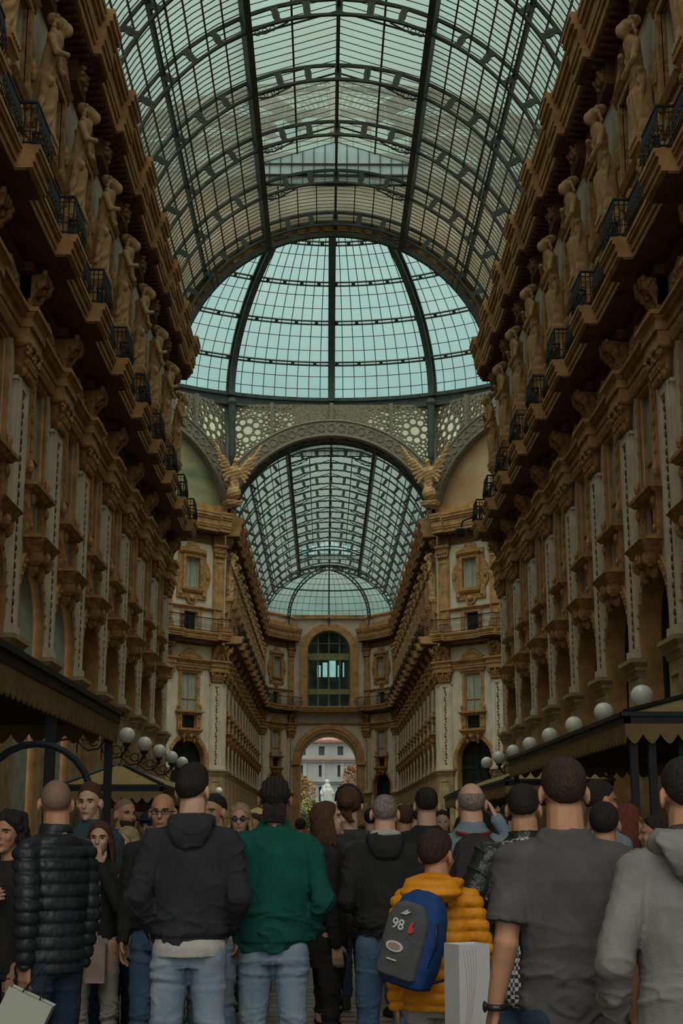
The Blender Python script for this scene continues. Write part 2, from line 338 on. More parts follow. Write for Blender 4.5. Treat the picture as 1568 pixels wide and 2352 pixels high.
def statue_mesh():
    m=MB()
    cap(m,(0,.22,17.0),(.04,.24,18.3),.30,.27,sq=(1,.8)); cap(m,(.16,.34,16.95),(.12,.42,18.0),.14,.17); cap(m,(-.14,.3,16.95),(-.1,.36,18.0),.13,.18)
    cap(m,(.04,.26,18.3),(.1,.34,18.85),.24,.2,sq=(1,.8)); cap(m,(.1,.34,18.8),(.02,.44,19.3),.21,.25,sq=(1.1,.8))
    cap(m,(0,.46,19.35),(-.05,.58,19.5),.08,.08); m.ball((-.06,.66,19.62),(.14,.17,.19),12,8); m.ball((-.05,.52,19.76),(.2,.2,.17),10,6); m.ball((-.05,.36,19.9),(.2,.16,.13),10,6)
    cap(m,(.3,.4,19.25),(.42,.56,18.8),.1,.085); cap(m,(.42,.56,18.8),(.0,.72,18.95),.085,.065); m.ball((-.04,.72,18.97),.08,8,6)
    cap(m,(-.28,.4,19.25),(-.4,.5,18.75),.1,.085); cap(m,(-.4,.5,18.75),(-.05,.66,18.5),.085,.06); m.ball((0,.66,18.48),.08,8,6)
    for i in range(6): cap(m,(-.3+.1*i,.42-.15*abs(i-2.5)/3,18.35-.05*i),(-.12+.07*i,.5-.15*abs(i-2.5)/3,17.0),.05,.06)
    cap(m,(-.34,.36,18.5),(.34,.42,18.1),.08,.1); cap(m,(.32,.34,18.2),(.36,.2,17.2),.09,.07); cap(m,(-.3,.36,18.3),(.2,.46,17.6),.06,.05)
    for x in (-.24,.16):
        for t in range(4): m.ball((x*(1+.15*t),.5-.03*t,19.86-.14*t),.07,6,5)
    m.box(-.36,.36,.05,.55,16.8,16.92)
    return remesh(m,.032,1,'statue',STATUE,lambda c,n:.018*math.sin(c.x*38+c.z*7+3*math.sin(c.z*4))*(1 if c.z<18.4 else .25))
SM=statue_mesh()
# ---- profiled courses that run along a wall, with a forward jog over every pilaster
def jog(x0,x1,axes,y,dy,hw):      # plan outline from x0 to x1
    pts=[(x0,-.05)]; cur=[(x0,y)]
    for a in axes:
        if a-hw>x0 and a+hw<x1: cur+=[(a-hw,y),(a-hw,y+dy),(a+hw,y+dy),(a+hw,y)]
        elif a-hw<=x0<a+hw: cur=[(x0,y+dy),(a+hw,y+dy),(a+hw,y)]
        elif a-hw<x1<=a+hw: cur+=[(a-hw,y),(a-hw,y+dy)]; y=y+dy
    cur.append((x1,y)); return pts+cur+[(x1,-.05)]
def flat(mb,pts,z0,z1):
    n=len(pts); V,_,F,_,_,_=delaunay_2d_cdt([Vector(p) for p in pts],[(i,(i+1)%n) for i in range(n)],list([list(range(n))]),1,1e-6)
    m=len(V); cnt={}; fs=[tuple(f) for f in F]
    for f in fs:
        for i in range(len(f)): cnt[(f[i],f[(i+1)%len(f)])]=1
    ff=fs+[tuple(i+m for i in f) for f in fs]+[(a,b,b+m,a+m) for (a,b) in cnt if (b,a) not in cnt]
    mb.add([(p[0],p[1],z0) for p in V]+[(p[0],p[1],z1) for p in V],ff)
def courses(loc,rz,x0,x1,axes,label):
    hw=.66
    def go(layers,dy,m,what,extra=None):
        mb=MB()
        for z0,z1,y in layers: flat(mb,jog(x0,x1,axes,y,dy,hw),z0,z1)
        if extra: extra(mb)
        o=build(mb,tname(),m,None,False,loc,rz); o['kind']='structure'; o['label']=what+' '+label
    go([(11.95,12.1,.12),(12.1,12.32,.16),(12.32,12.42,.26),(12.42,12.5,.34)],0,OCHRE,'thin ochre string course above the tall windows')
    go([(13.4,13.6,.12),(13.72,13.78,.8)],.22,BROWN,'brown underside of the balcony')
    go([(13.78,13.9,.80),(13.9,14.08,.84),(14.08,14.16,.9),(14.16,14.25,.93)],.34,OCHRE,'moulded ochre balcony edge')
    go([(15.8,15.9,.12),(15.9,15.98,.2)],0,OCHRE,'narrow band above the balcony doors')
    def mods2(mb):
        x=x0+.25
        while x<x1: mb.box(x-.06,x+.06,.1,.6,20.9,21.05); x+=.36
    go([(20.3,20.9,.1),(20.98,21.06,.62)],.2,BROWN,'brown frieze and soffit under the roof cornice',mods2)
    go([(21.06,21.3,.7),(21.3,21.45,.76),(21.45,21.85,.8),(21.85,22.0,.88),(22.0,22.2,.96),(22.2,22.35,1.0),(22.35,22.9,.35)],.2,OCHRE,'stepped ochre roof cornice')
def railing(loc,rz,x0,x1,axes,label):
    path=jog(x0,x1,axes,.82,.34,.62)[1:-1]; r=empty('balcony_railing',loc,rz); tag(r,label,'railing','wrought iron balcony railings')
    rail=MB(); pk=MB()
    for i in range(len(path)-1):
        a=Vector((path[i][0],path[i][1],0)); b=Vector((path[i+1][0],path[i+1][1],0)); d=b-a; L=d.length
        if L<.01: continue
        t=d/L; nrm=Vector((-t.y,t.x,0)); 
        for z,w_ in ((15.15,.035),(14.32,.025),(14.55,.012),(15.02,.012)):
            rail.tube([a+Vector((0,0,z)),b+Vector((0,0,z))],w_,5)
        n=max(2,int(L/.11))
        for k in range(n+1):
            p=a+d*k/n; out=Vector((0,.07,0)) if abs(t.x)>.5 else nrm*.0
            pk.tube([p+Vector((0,0,14.3)),p+out+Vector((0,0,14.6)),p+out*.6+Vector((0,0,14.85)),p+Vector((0,0,15.13))],.013,4)
            if k<n and k%2==0:
                c=a+d*(k+.5)/n+out*.9; rr=min(.07,L/n*.45)
                pk.tube([c+t*rr*math.cos(q*PI/3)+Vector((0,0,14.68+rr*1.3*math.sin(q*PI/3))) for q in range(6)],.012,4,close=True)
    build(rail,'rail',IRON,r); build(pk,'balusters',IRON,r)
    return r
# ------------------------------------------------------------------ arm facades
def facade(side,arm):
    n,p,ys=(NB+2,P,Y0) if arm=='near' else (NF,PF,YB)
    s=-1 if side=='left' else 1
    rz=-PI/2 if side=='left' else PI/2     # local y points to the arcade axis
    nm='%s facade of the %s arm'%(side,arm)
    mb=MB()
    def place(y): return Vector((s*W,y,0))
    centres=[ys+p*(k+.5) for k in range(n)]
    if arm=='near': centres=[c for c in centres if c+p/2<YA+.2]; 
    for c in centres: bay_wall(mb,Matrix.Translation(place(c))@Matrix.Rotation(rz,4,'Z'),p)
    if arm=='near':
        y1=centres[-1]+p/2
        if s<0: mb.box(-W-.8,-W,y1,YA,0,22.3); mb.box(-W-.8,-W,-7,ys,0,22.3)
        else: mb.box(W,W+.8,y1,YA,0,22.3); mb.box(W,W+.8,-7,ys,0,22.3)
    o=build(mb,'wall_%s'%side if arm=='near' else 'wall_far_%s'%side,STUCCO); o['kind']='structure'; o['label']='pale stucco wall, '+nm
    for k,c in enumerate(centres):
        add_windows(place(c),rz,'in the %s bay, %s'%(ORD[k],nm),k,side if arm=='near' else 'far')
    axes=[ys+p*k for k in range(len(centres)+1)]
    if arm=='far': axes[0]+=.55; axes[-1]-=.5
    for k,a in enumerate(axes):
        add_pilaster(place(a),rz,'carved ochre pilaster, %s from the camera end, %s'%(ORD[k],nm),'pilasters of the '+nm)
        st=obj('statue',SM,None,place(a),rz); tag(st,'draped stone figure, %s from the camera end, %s'%(ORD[k],nm),'statue','statues on the '+nm)
    # local x: left -> -Y ; right -> +Y
    base=place(0); ya,yb=(ys,YA) if arm=='near' else (YB,YE)
    if s<0: ax=sorted([-a for a in axes]); x0,x1=-yb,-ya
    else: ax=axes; x0,x1=ya,yb
    courses(base,rz,x0,x1,ax,'on the '+nm); railing(base,rz,x0,x1,ax,'black wrought iron railing on the balcony of the '+nm)
for arm in ('near','far'):
    for side in ('left','right'): facade(side,arm)
# ---- octagon walls
HV=7.1
def octwall(i,detail):
    a=PI/4*i                          # 0 = far side (+Y); direction from centre
    nrm=Vector((math.sin(a),math.cos(a),0)); c=Vector((0,OY,0))+nrm*17.15
    rz=PI-a                           # local y -> -nrm
    M=Matrix.Translation(c)@Matrix.Rotation(rz,4,'Z')
    # local x axis -> -tangent
    return c,rz,M,nrm
def octagon():
    names={1:'far right',7:'far left',3:'near right',5:'near left',2:'right',6:'left'}
    for i in (1,7,3,5,2,6):
        c,rz,M,nrm=octwall(i,True); mb=MB(); nm='%s side of the octagon'%names[i]
        if i in (1,7):
            for k in (-1,0,1): bay_wall(mb,M@Matrix.Translation((k*P,0,0)))
            for sx in (-1,1): mb.box(min(sx*1.5*P,sx*HV),max(sx*1.5*P,sx*HV),-.8,0,0,22.3,M)
            for k in (-1,0,1):
                add_windows(M@Vector((k*P,0,0)),rz,'in the %s bay on the %s'%(('first','middle','last')[k+1],nm),9,'oct')
            xs=[-6.45,-P/2,P/2,6.45]
            for k,x in enumerate(xs):
                add_pilaster(M@Vector((x,0,0)),rz,'carved ochre pilaster, %s along the %s'%(ORD[k],nm),'pilasters of the octagon',PM2)
            courses(c,rz,-HV+.4,HV-.4,xs,'on the '+nm); railing(c,rz,-HV+.4,HV-.4,xs,'black wrought iron railing on the balcony of the '+nm)
        else: mb.box(-HV,HV,-.8,0,0,22.9,M)
        o=build(mb,'wall_octagon_'+names[i].replace(' ','_'),STUCCO); o['kind']='structure'; o['label']='stucco wall, '+nm
octagon()
# ------------------------------------------------------------------ end wall of the far arm
GREYO=mat('grey_carved_stone',(.185,.16,.115),.9,.4,9,.8,16)
OLIVE=mat('olive_painted_metal',(.16,.165,.07),.6,.3,3)
REDP=mat('mosaic_warm',(.34,.17,.08),.8,.3,.5,.2,40,col2=(.42,.30,.16))
GREENM=mat('mosaic_green',(.10,.16,.10),.8,.3,.22,.2,40,stretch=(1,1,3),col2=(.42,.34,.16))
YE2=149.0
def end_wall():
    M=Matrix.Translation((0,YE2,0))@Matrix.Rotation(PI,4,'Z')
    mb=MB(); ah=[(-3,.02),(3,.02)]+arc(0,8.7,3,0,180,20); wh=[(-2.25,14.3),(2.25,14.3)]+arc(0,20.0,2.25,0,180,16)
    mb.plate(rect(-3.75,3.75,0,23.8),[ah,wh],-1.2,0,M)
    for s in (-1,1):
        L=math.hypot(3.35,4.9); c=Vector((s*(3.75+7.1)/2,(YE2+YE)/2,0)); a=math.atan2(s*3.35,-4.9)  # along
        nrm=Vector((-s*4.9,-3.35,0)).normalized(); rz=math.atan2(-nrm.x,nrm.y)
        Mi=Matrix.Translation(c)@Matrix.Rotation(rz,4,'Z')
        bay_wall(mb,Mi,L); mb.box(-L/2,L/2,-.8,0,22.3,23.6,Mi)
        sd='left' if s<0 else 'right'
        add_windows(c,rz,'in the angled wall %s of the great end arch'%sd,9,'oct')
        xs=[-L/2+.5,L/2-.5]
        for k,x in enumerate(xs): add_pilaster(Mi@Vector((x,0,0)),rz,'ochre pilaster of the angled end wall, %s one, %s of the great arch'%(('inner','outer')[k if s>0 else 1-k],sd),'pilasters of the end wall',PM2)
        courses(c,rz,-L/2,L/2,xs,'on the angled end wall, %s side'%sd); railing(c,rz,-L/2,L/2,xs,'black iron railing on the angled end wall, %s of the big arched window'%sd)
    o=build(mb,'wall_end',STUCCO); o['kind']='structure'; o['label']='stucco end wall with a great arch under a tall arched window'
    courses_low=MB()
    for z0,z1,y in ((13.7,13.9,.9),(13.9,14.1,.98),(14.1,14.25,1.05),(12.5,12.7,.2)): courses_low.box(-3.75,3.75,0,y,z0,z1)
    o=build(courses_low,tname(),OCHRE,None,False,(0,YE2,0),PI); o['kind']='structure'; o['label']='ochre balcony edge over the great end arch'
    m=MB(); m.plate([(-3.75,.0),(-3.75,8.7)]+arc(0,8.7,3.75,180,0,20)[1:-1]+[(3.75,8.7),(3.75,0),(3,0),(3,8.7)]+arc(0,8.7,3,0,180,20)[1:-1]+[(-3,8.7),(-3,0)],[],0,.25)
    m.plate([(-3.4,8.7)]+arc(0,8.7,3.4,180,0,20)[1:-1]+[(3.4,8.7),(3.25,8.7)]+arc(0,8.7,3.25,0,180,20)[1:-1]+[(-3.25,8.7)],[],.2,.32)
    for s in (-1,1): m.box(s*3.4-.45,s*3.4+.45,0,.45,8.3,8.7)
    o=build(m,tname(),OCHRE,None,False,(0,YE2,0),PI); o['kind']='structure'; o['label']='ochre moulding around the great end arch'
    m=MB(); m.plate([(-3.0,14.3),(-3.0,20)]+arc(0,20,3.0,180,0,20)[1:-1]+[(3.0,20),(3,14.3),(2.25,14.3),(2.25,20)]+arc(0,20,2.25,0,180,20)[1:-1]+[(-2.25,20),(-2.25,14.3)],[],0,.3)
    m.box(-3.9,3.9,0,.35,23.45,23.8)
    w_=build(m,wname(),OCHRE,None,False,(0,YE2,0),PI); w_['kind']='structure'; w_['label']='tall arched window with olive frames above the great end arch'
    f=MB(); 
    for x in (-2.2,-1.12,0,1.12,2.2): f.box(x-.07,x+.07,-.7,-.5,14.3,22.2 if abs(x)<.1 else (21.9 if abs(x)<1.2 else 20.4))
    f.box(-2.25,2.25,-.75,-.4,19.2,19.9); f.box(-2.25,2.25,-.75,-.4,15.6,16.15); f.box(-2.25,2.25,-.7,-.5,20.9,21.0)
    build(f,'window_frame',OLIVE,w_)
    g=MB(); g.plate([(-2.25,14.3),(2.25,14.3)]+arc(0,20.0,2.25,0,180,16),[],-.85,-.82); build(g,'pane',GLASSD,w_)
    # room behind the window, its own small windows to the sky
    r=MB(); r.plate(rect(-5,5,12.5,24),[rect(-.55,-.0+.0,17.6,19.25)[:0] or rect(-.75,-.05,17.7,19.5),rect(.15,.65,17.7,19.3),rect(.85,1.25,17.7,19.0),rect(-1.15,-.95,17.7,19.0),rect(-1.65,-1.5,17.7,19.3)],-3.6,-3.2)
    r.box(-5,5,-3.6,-1.2,23.9,24.1); r.box(-5,5,-3.6,-1.2,12.3,12.5); r.box(-5.1,-5,-3.6,-1.2,12.3,24.1); r.box(5,5.1,-3.6,-1.2,12.3,24.1)
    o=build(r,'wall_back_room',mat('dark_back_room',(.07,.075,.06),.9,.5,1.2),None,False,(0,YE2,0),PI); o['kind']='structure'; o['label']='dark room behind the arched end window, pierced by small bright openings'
    # passage through the arch
    p=MB()
    for s in (-1,1): p.box(s*3.0 if s>0 else -3.6,3.6 if s>0 else -3.0,-9,-1.2,0,8.7)
    p.plate([(-3.6,8.7)]+arc(0,8.7,3.6,180,0,20)[1:-1]+[(3.6,8.7),(3,8.7)]+arc(0,8.7,3,0,180,20)[1:-1]+[(-3,8.7)],[],-9,-1.2)
    o=build(p,'wall_passage',OCHRE,None,False,(0,YE2,0),PI); o['kind']='structure'; o['label']='vaulted stone passage through the end arch'
end_wall()
# ------------------------------------------------------------------ octagon upper zone, dome
def spandrels():
    r=random.Random(5)
    for i in range(8):
        c,rz,M,nrm=octwall(i,True); det=i in (0,1,7)
        a0=math.degrees(math.asin((22.3-20.9)/7.1)); x0=7.1*math.cos(math.radians(a0))
        out=[(-HV,22.3),(-HV,30.35),(HV,30.35),(HV,22.3)]+arc(0,20.9,7.1,a0,180-a0,36)
        holes=[]
        if det:
            for s in (-1,1):
                cs=[(5.75,28.5,.33)]+[(5.75+.68*math.cos(k*PI/4+.2),28.5+.68*math.sin(k*PI/4+.2),.22) for k in range(8)]
                tries=0
                while tries<9000:
                    tries+=1; x=r.uniform(2.6,7.0); z=r.uniform(24.5,30.15); q=r.uniform(.06,.17)
                    if math.hypot(x,z-20.9)<8.35+q or x+q>6.98: continue
                    if all(math.hypot(x-a,z-b)>q+e+.03 for a,b,e in cs): cs.append((x,z,q))
                holes+=[[(s*(a+e*math.cos(t*PI/4)),b+e*math.sin(t*PI/4)) for t in range(8)] for a,b,e in cs]
        mb=MB(); mb.plate(out,holes,-.15,0,M); nm=['far','far right','right','near right','near','near left','left','far left'][i]
        ws=o=build(mb,'wall_spandrel_'+nm.replace(' ','_'),GREYO); o['kind']='structure'; o['label']='pierced stone spandrel below the dome ring, %s side'%nm
        g=MB(); a1=math.degrees(math.acos(7.1/8.3))
        g.plate(arc(0,20.9,8.3,a1,180-a1,36)+[(-HV,22.9)]+arc(0,20.9,7.1,180-16.4,16.4,36)+[(HV,22.9)],[],0,.35,M)
        for k in range(25):
            a=math.radians(28+k*124/24); tor=[M@Vector((7.7*math.cos(a)+.26*math.cos(t*PI/4),.36,20.9+7.7*math.sin(a)+.26*math.sin(t*PI/4))) for t in range(8)]; g.tube(tor,.05,5,close=True)
        for R_ in (7.16,8.2): g.tube([M@Vector((R_*math.cos(math.radians(t)),.36,20.9+R_*math.sin(math.radians(t)))) for t in range(20 if R_<8 else 32,(160 if R_<8 else 148)+1,4)],.07,5)
        o=build(g,tname(),GREYO); o['kind']='structure'; o['label']='carved arch band with medallions, %s side of the octagon'%nm
        if i in (1,7,3,5,2,6):
            l=MB(); l.plate(arc(0,20.9,7.35,8,172,30),[],-.3,-.16)
            o=build(l,'wall_lunette_'+nm.replace(' ','_'),(GREENM if i in (7,5,6) else REDP),None,False,c,rz); o['kind']='structure'; o['label']='half-round wall mosaic under the dome, %s side'%nm
        pass
        gl=MB(); gl.plate(out,[],-.22,-.2,M); build(gl,'cream_panes',GLASSC,ws)
        for x in (0,-4.1,4.1):
            zb=20.9+math.sqrt(8.3**2-x*x)-.1; q=MB(); q.box(x-.13,x+.13,0,.3,zb,30.4,M); o=build(q,tname(),GREYO); o['kind']='structure'; o['label']='short stone post above the arch band, %s side of the octagon'%nm
spandrels()
def eagle_mesh():
    m=MB(); m.frus(-.5,.5,-.3,.5,22.9,23.2,.12); m.ball((0,.25,23.75),.5,14,10); cap(m,(0,.25,24.3),(0,.3,25.2),.3,.42,14); cap(m,(0,.35,25.2),(0,.5,25.75),.26,.17,12); m.ball((0,.56,25.9),.19,10,8); cap(m,(0,.7,25.88),(0,.86,25.74),.08,.03)
    for s in (-1,1):
        cap(m,(s*.3,.3,25.1),(s*.95,.65,26.0),.22,.2,12)
        for t in range(8): cap(m,(s*(.35+.09*t),.34+.05*t,25.0+.12*t),(s*(.7+.14*t),.5+.06*t,24.5+.27*t+.012*t*t),.16,.10,8)
        cap(m,(s*.18,.4,24.4),(s*.2,.5,24.05),.15,.1)
    for t in range(3): cap(m,(-.12+.12*t,.1,24.4),(-.2+.2*t,.0,23.6),.12,.1,8)
    return remesh(m,.045,1,'eagle',STATUE,lambda c,n:.012*math.sin(c.z*26+c.x*9))
EM=eagle_mesh()
nmv=['far right','','','near right','near left','','','far left']
def vertex(k):      # vertex between side k and k+1
    a=PI/8+PI/4*k; return Vector((18.56*math.sin(a),OY+18.56*math.cos(a),0)),a
for k,nm in ((0,'right of the far arch'),(7,'left of the far arch')):
    v,a=vertex(k); e=obj('eagle_sculpture',EM,None,v-Vector((math.sin(a),math.cos(a),0))*1.15,PI-a)
    tag(e,'spread-winged stone eagle perched on the octagon cornice, %s'%nm,'sculpture')
def dome():
    def pt(az,th,dr=0): 
        a=math.radians(az);t=math.radians(th); rho=(18.5+dr)*math.cos(t); return Vector((rho*math.sin(a),OY+rho*math.cos(a),31+(9.8+dr)*math.sin(t)))
    m=MB(); azs=[i*2.5 for i in range(144)]; ths=[0,5,10,15.2,20,25,30.3,35,39.5,43.8,48.5,53,57.5,64,72]
    vs=[pt(a,t) for t in ths for a in azs]; n=len(azs)
    m.add(vs,[(j*n+i,j*n+(i+1)%n,(j+1)*n+(i+1)%n,(j+1)*n+i) for j in range(len(ths)-1) for i in range(n)])
    m.lathe([(18.5*math.cos(math.radians(72)),0),(3,.6),(.1,1.2)],32,(0,OY,31+9.8*math.sin(math.radians(72))))
    top=build(m,'ceiling_dome',GLASSD); top['kind']='structure'; top['label']='glazed dome over the octagon'
    b=MB()
    for j,t in enumerate(ths[1:-1]):
        if t in (15.2,30.3,43.8,57.5): continue
        b.tube([pt(a,t,-.05) for a in azs],.03,4,close=True)
    for a in azs: 
        if abs((a/22.5)%1)>.01: b.tube([pt(a+ (0),t,-.05) for t in ths],.028,4)
    build(b,'glazing_bars',BAR,top)
    for k in range(16):
        az=k*22.5; r=MB(); a=math.radians(az); side=Vector((math.cos(a),-math.sin(a),0))
        for dr,wd,th in ((-.62,.2,.07),(-.02,.24,.08)):
            rows=[[pt(az,t,dr)+side*sx*wd+ (pt(az,t,1)-pt(az,t,0))*sz*th for sx,sz in ((-1,-1),(1,-1),(1,1),(-1,1))] for t in range(-1,76,4)]; r.loop(rows)
        for t in range(0,74,2):
            r.tube([pt(az,t,-.62),pt(az,t+(2 if t%4 else 0),-.02)],.05,4)
        rows=[[pt(az,t,dr)+side*sx*.045 for sx,dr in ((-1,-.6),(1,-.6),(1,0),(-1,0))] for t in range(-1,76,4)]; r.loop(rows)
        o=build(r,'dome_rib',STEEL); o.parent=top
    for j,t in enumerate((15.2,30.3,43.8,57.5,72)):
        r=MB(); 
        for tt in (t-.85,t+.35): r.tube([pt(a,tt,-.12) for a in azs],.075,5,close=True)
        for a in azs[::2]: r.tube([pt(a+1.2,t-.85,-.12),pt(a+1.2,t+.35,-.12)],.12,4)
        o=build(r,'dome_ring',STEEL); o.parent=top
    r=MB(); n=96
    for (ra,rb,z0,z1) in ((18.15,18.75,30.9,31.15),(18.3,18.6,30.45,30.95),(18.1,18.75,30.2,30.45)):
        rows=[[Vector((q*math.sin(2*PI*i/n),OY+q*math.cos(2*PI*i/n),z)) for q,z in ((ra,z0),(rb,z0),(rb,z1),(ra,z1))] for i in range(n)]
        rows.append(rows[0]); r.loop(rows,cap=False)
    o=build(r,tname(),STEEL); o['kind']='structure'; o['label']='heavy dark green ring beam at the base of the dome'
    for k in range(8):
        v,a=vertex(k); d=Vector((math.sin(a),math.cos(a),0)); s=MB(); p=v-d*.72
        s.tube([p+Vector((0,0,30.6)),p-d*.1+Vector((0,0,26.4)),p-d*.2+Vector((0,0,25.6))],[.26,.24,.1],8)
        s.ball(p+Vector((0,0,30.3)),.34,8,6)
        o=build(s,'steel_strut',STEEL); tag(o,'dark green strut from dome ring to octagon corner, %s'%['right of the far arch','on the far right','on the near right','right of the near arch','left of the near arch','on the near left','on the far left','left of the far arch'][k],'strut','struts below the dome')
dome()
# ------------------------------------------------------------------ barrel vaults
VZ=20.8
def vpt(a,R,y): a=math.radians(a); return Vector((R*math.cos(a),y,VZ+R*math.sin(a)))
def rib_mesh():
    m=MB(); holes=[]; st=8.333; n=20; a0=90-st*n/2
    for i in range(n):
        c=a0+st*(i+.5); h=[]
        for da,dr in ((-3.3,-.08),(-3.6,-.14),(-3.2,-.23),(3.2,-.23),(3.6,-.14),(3.3,-.08),(3.3,.08),(3.6,.14),(3.2,.23),(-3.2,.23),(-3.6,.14),(-3.3,.08)):
            if i%2: dr*=.97; da*=.96
            a=math.radians(c+da); R=7.3+dr; h.append((R*math.cos(a),VZ+R*math.sin(a)))
        holes.append(h)
    m.plate(arc(0,VZ,7.58,6,174,56)+arc(0,VZ,7.0,174,6,56),holes,-.05,.05)
    for R in (7.0,7.6): m.plate(arc(0,VZ,R+.025,6,174,56)+arc(0,VZ,R-.025,174,6,56),[],-.06,.06)
    for i in range(0,n+1,1):
        a=math.radians(a0+st*i); p=Vector((7.05*math.cos(a),0,VZ+7.05*math.sin(a))); q=Vector((7.55*math.cos(a),0,VZ+7.55*math.sin(a))); m.tube([p,q],.06,4)
    # filigree corner brackets either side of the raised section, and crown brace
    for s in (-1,1):
        p0=vpt(90-s*25,7.0,0); 
        m.tube([p0+Vector((0,0,-.1)),vpt(90-s*21,6.75,0)+Vector((0,0,0)),vpt(90-s*14,6.93,0)],.035,4)
        for q in range(3): m.tube([vpt(90-s*(23-q*2.2),6.85,0)+Vector((.1*math.cos(t*PI/3),0,.1*math.sin(t*PI/3))) for t in range(6)],.02,4,close=True)
    return m.mesh('rib',STEEL)
RM=rib_mesh()
def vault(nm,y0,y1,p,ys,mon0,mon1):
    def sheet(m,aa,R,ylist):
        for j in range(len(ylist)-1):
            for i in range(len(aa)-1):
                pass
        vs=[vpt(a,R,y) for y in ylist for a in aa]; n=len(aa)
        m.add(vs,[(j*n+i,j*n+i+1,(j+1)*n+i+1,(j+1)*n+i) for j in range(len(ylist)-1) for i in range(n-1)])
    g=MB(); b=MB(); aS=[8+ (65-8)*i/9 for i in range(10)]; ny=int((y1-y0)/(p/6)); yl=[y0+(y1-y0)*j/ny for j in range(ny+1)]
    sheet(g,aS,7.66,yl); sheet(g,[180-a for a in aS],7.66,yl)
    aC=[65+50*i/8 for i in range(9)]
    yc=[y for y in yl if y>=mon1-.01]; yc=[mon1]+[y for y in yc if y>mon1+.05]; sheet(g,aC,7.66,yc)
    if mon0>y0+.5: sheet(g,aC,7.66,[y0,mon0])
    top=build(g,'ceiling_vault_'+nm,GLASS if nm=='near' else GLASSF); top['kind']='structure'; top['label']='glazed barrel vault of the %s arm'%nm
    nb=int((y1-y0)/(p/12))
    for j in range(nb+1):
        y=y0+(y1-y0)*j/nb
        for aa in (aS,[180-a for a in aS]): b.tube([vpt(a,7.62,y) for a in aa],.022 if nm=='near' else .013,4)
        if y>mon1 or y<mon0: b.tube([vpt(a,7.62,y) for a in aC],.017,4)
    for a in list(range(15,66,5)): 
        for s in (a,180-a): b.box(-.022,.022,y0,y1,-.03,.03,Matrix.Translation(Vector((7.6*math.cos(math.radians(s)),0,VZ+7.6*math.sin(math.radians(s)))))@Matrix.Rotation(PI/2-math.radians(s),4,'Y'))
    for a in (71.25,77.5,83.75,96.25,102.5,108.75): b.box(-.022,.022,mon1,y1,-.03,.03,Matrix.Translation(Vector((7.6*math.cos(math.radians(a)),0,VZ+7.6*math.sin(math.radians(a))))))
    build(b,'glazing_bars',BAR,top)
    # raised monitor along the crown
    xe=7.66*math.cos(math.radians(65)); ze=VZ+7.66*math.sin(math.radians(65)); zt=ze+.95; zr=29.75
    s1=MB()
    for s in (-1,1): s1.add([(s*xe,mon0,ze),(s*xe,mon1,ze),(s*xe,mon1,zt),(s*xe,mon0,zt)],[(0,1,2,3)])
    build(s1,'clerestory_panes',GLASSM,top)
    s2=MB()
    for s in (-1,1): s2.add([(s*(xe+.1),mon0,zt),(s*(xe+.1),mon1,zt),(0,mon1,zr),(0,mon0,zr)],[(0,1,2,3)])
    build(s2,'ridge_panes',GLASS if nm=='near' else GLASSF,top)
    s3=MB()
    for y in (mon0,mon1): s3.add([(-xe,y,ze),(xe,y,ze),(xe,y,zt),(0,y,zr),(-xe,y,zt)],[(0,1,2,3,4)])
    build(s3,'gable_panes',GLASSG,top)
    f=MB(); nb2=int((mon1-mon0)/(p/9))
    for j in range(nb2+1):
        y=mon0+(mon1-mon0)*j/nb2
        f.tube([(-xe-.1,y,zt-.03),(0,y,zr-.03),(xe+.1,y,zt-.03)],.02 if j%9 else .05,4)
        for s in (-1,1): f.tube([(s*xe,y,ze),(s*xe,y,zt)],.018,4)
    for x,z,w_ in ((0,zr-.06,.06),(xe/2,(zt+zr)/2-.04,.035),(-xe/2,(zt+zr)/2-.04,.035),(xe,zt,.06),(-xe,zt,.06)): f.box(x-w_,x+w_,mon0,mon1,z-w_,z+w_)
    for y in (mon0,mon1):
        for i in range(15): x=-xe+2*xe*i/14; f.box(x-.015,x+.015,y-.03,y+.03,ze,zt+(zr-zt)*(1-abs(x)/xe))
        f.box(-xe,xe,y-.04,y+.04,ze-.02,ze+.05); f.box(-xe,xe,y-.04,y+.04,zt-.03,zt+.03); f.box(-xe,xe,y-.08,y+.08,ze+.4,ze+.47) 
    build(f,'monitor_frame',STEEL,top)
    for a in (90,65,115,40,140,17,163):
        m=MB(); lo=a in (40,140,17,163); T=Matrix.Translation(Vector((7.3*math.cos(math.radians(a)),0,VZ+7.3*math.sin(math.radians(a)))))@Matrix.Rotation(PI/2-math.radians(a),4,'Y')
        ww=.05 if (a==90 or lo) else .07
        m.box(-ww,ww,y0,y1,(.1 if lo else 0) if a!=65 and a!=115 else -.22,.24 if a==90 or lo else .3,T)
        if a in (40,140):
            for dx in (-.18,.2): m.tube([T@Vector((dx,y0,-.36)),T@Vector((dx*.8,y1,-.36))],.03,5)
        if a in (65,115):
            m.box(-ww*1.6,ww*1.6,y0,y1,-.34,-.26,T)
        o=build(m,'roof_beam',STEEL); o.parent=top
    for k,y in enumerate(ys):
        o=obj('roof_arch_rib',RM,None,(0,y,0)); o.parent=top
vault('near',18,YA,P,[21.4+P*k for k in range(10)],20,54.7)
vault('far',YB+.3,YE,PF,[YB+.3]+[YB+PF*k for k in range(1,NF+1)],YB+PF,YE-1.5*PF)
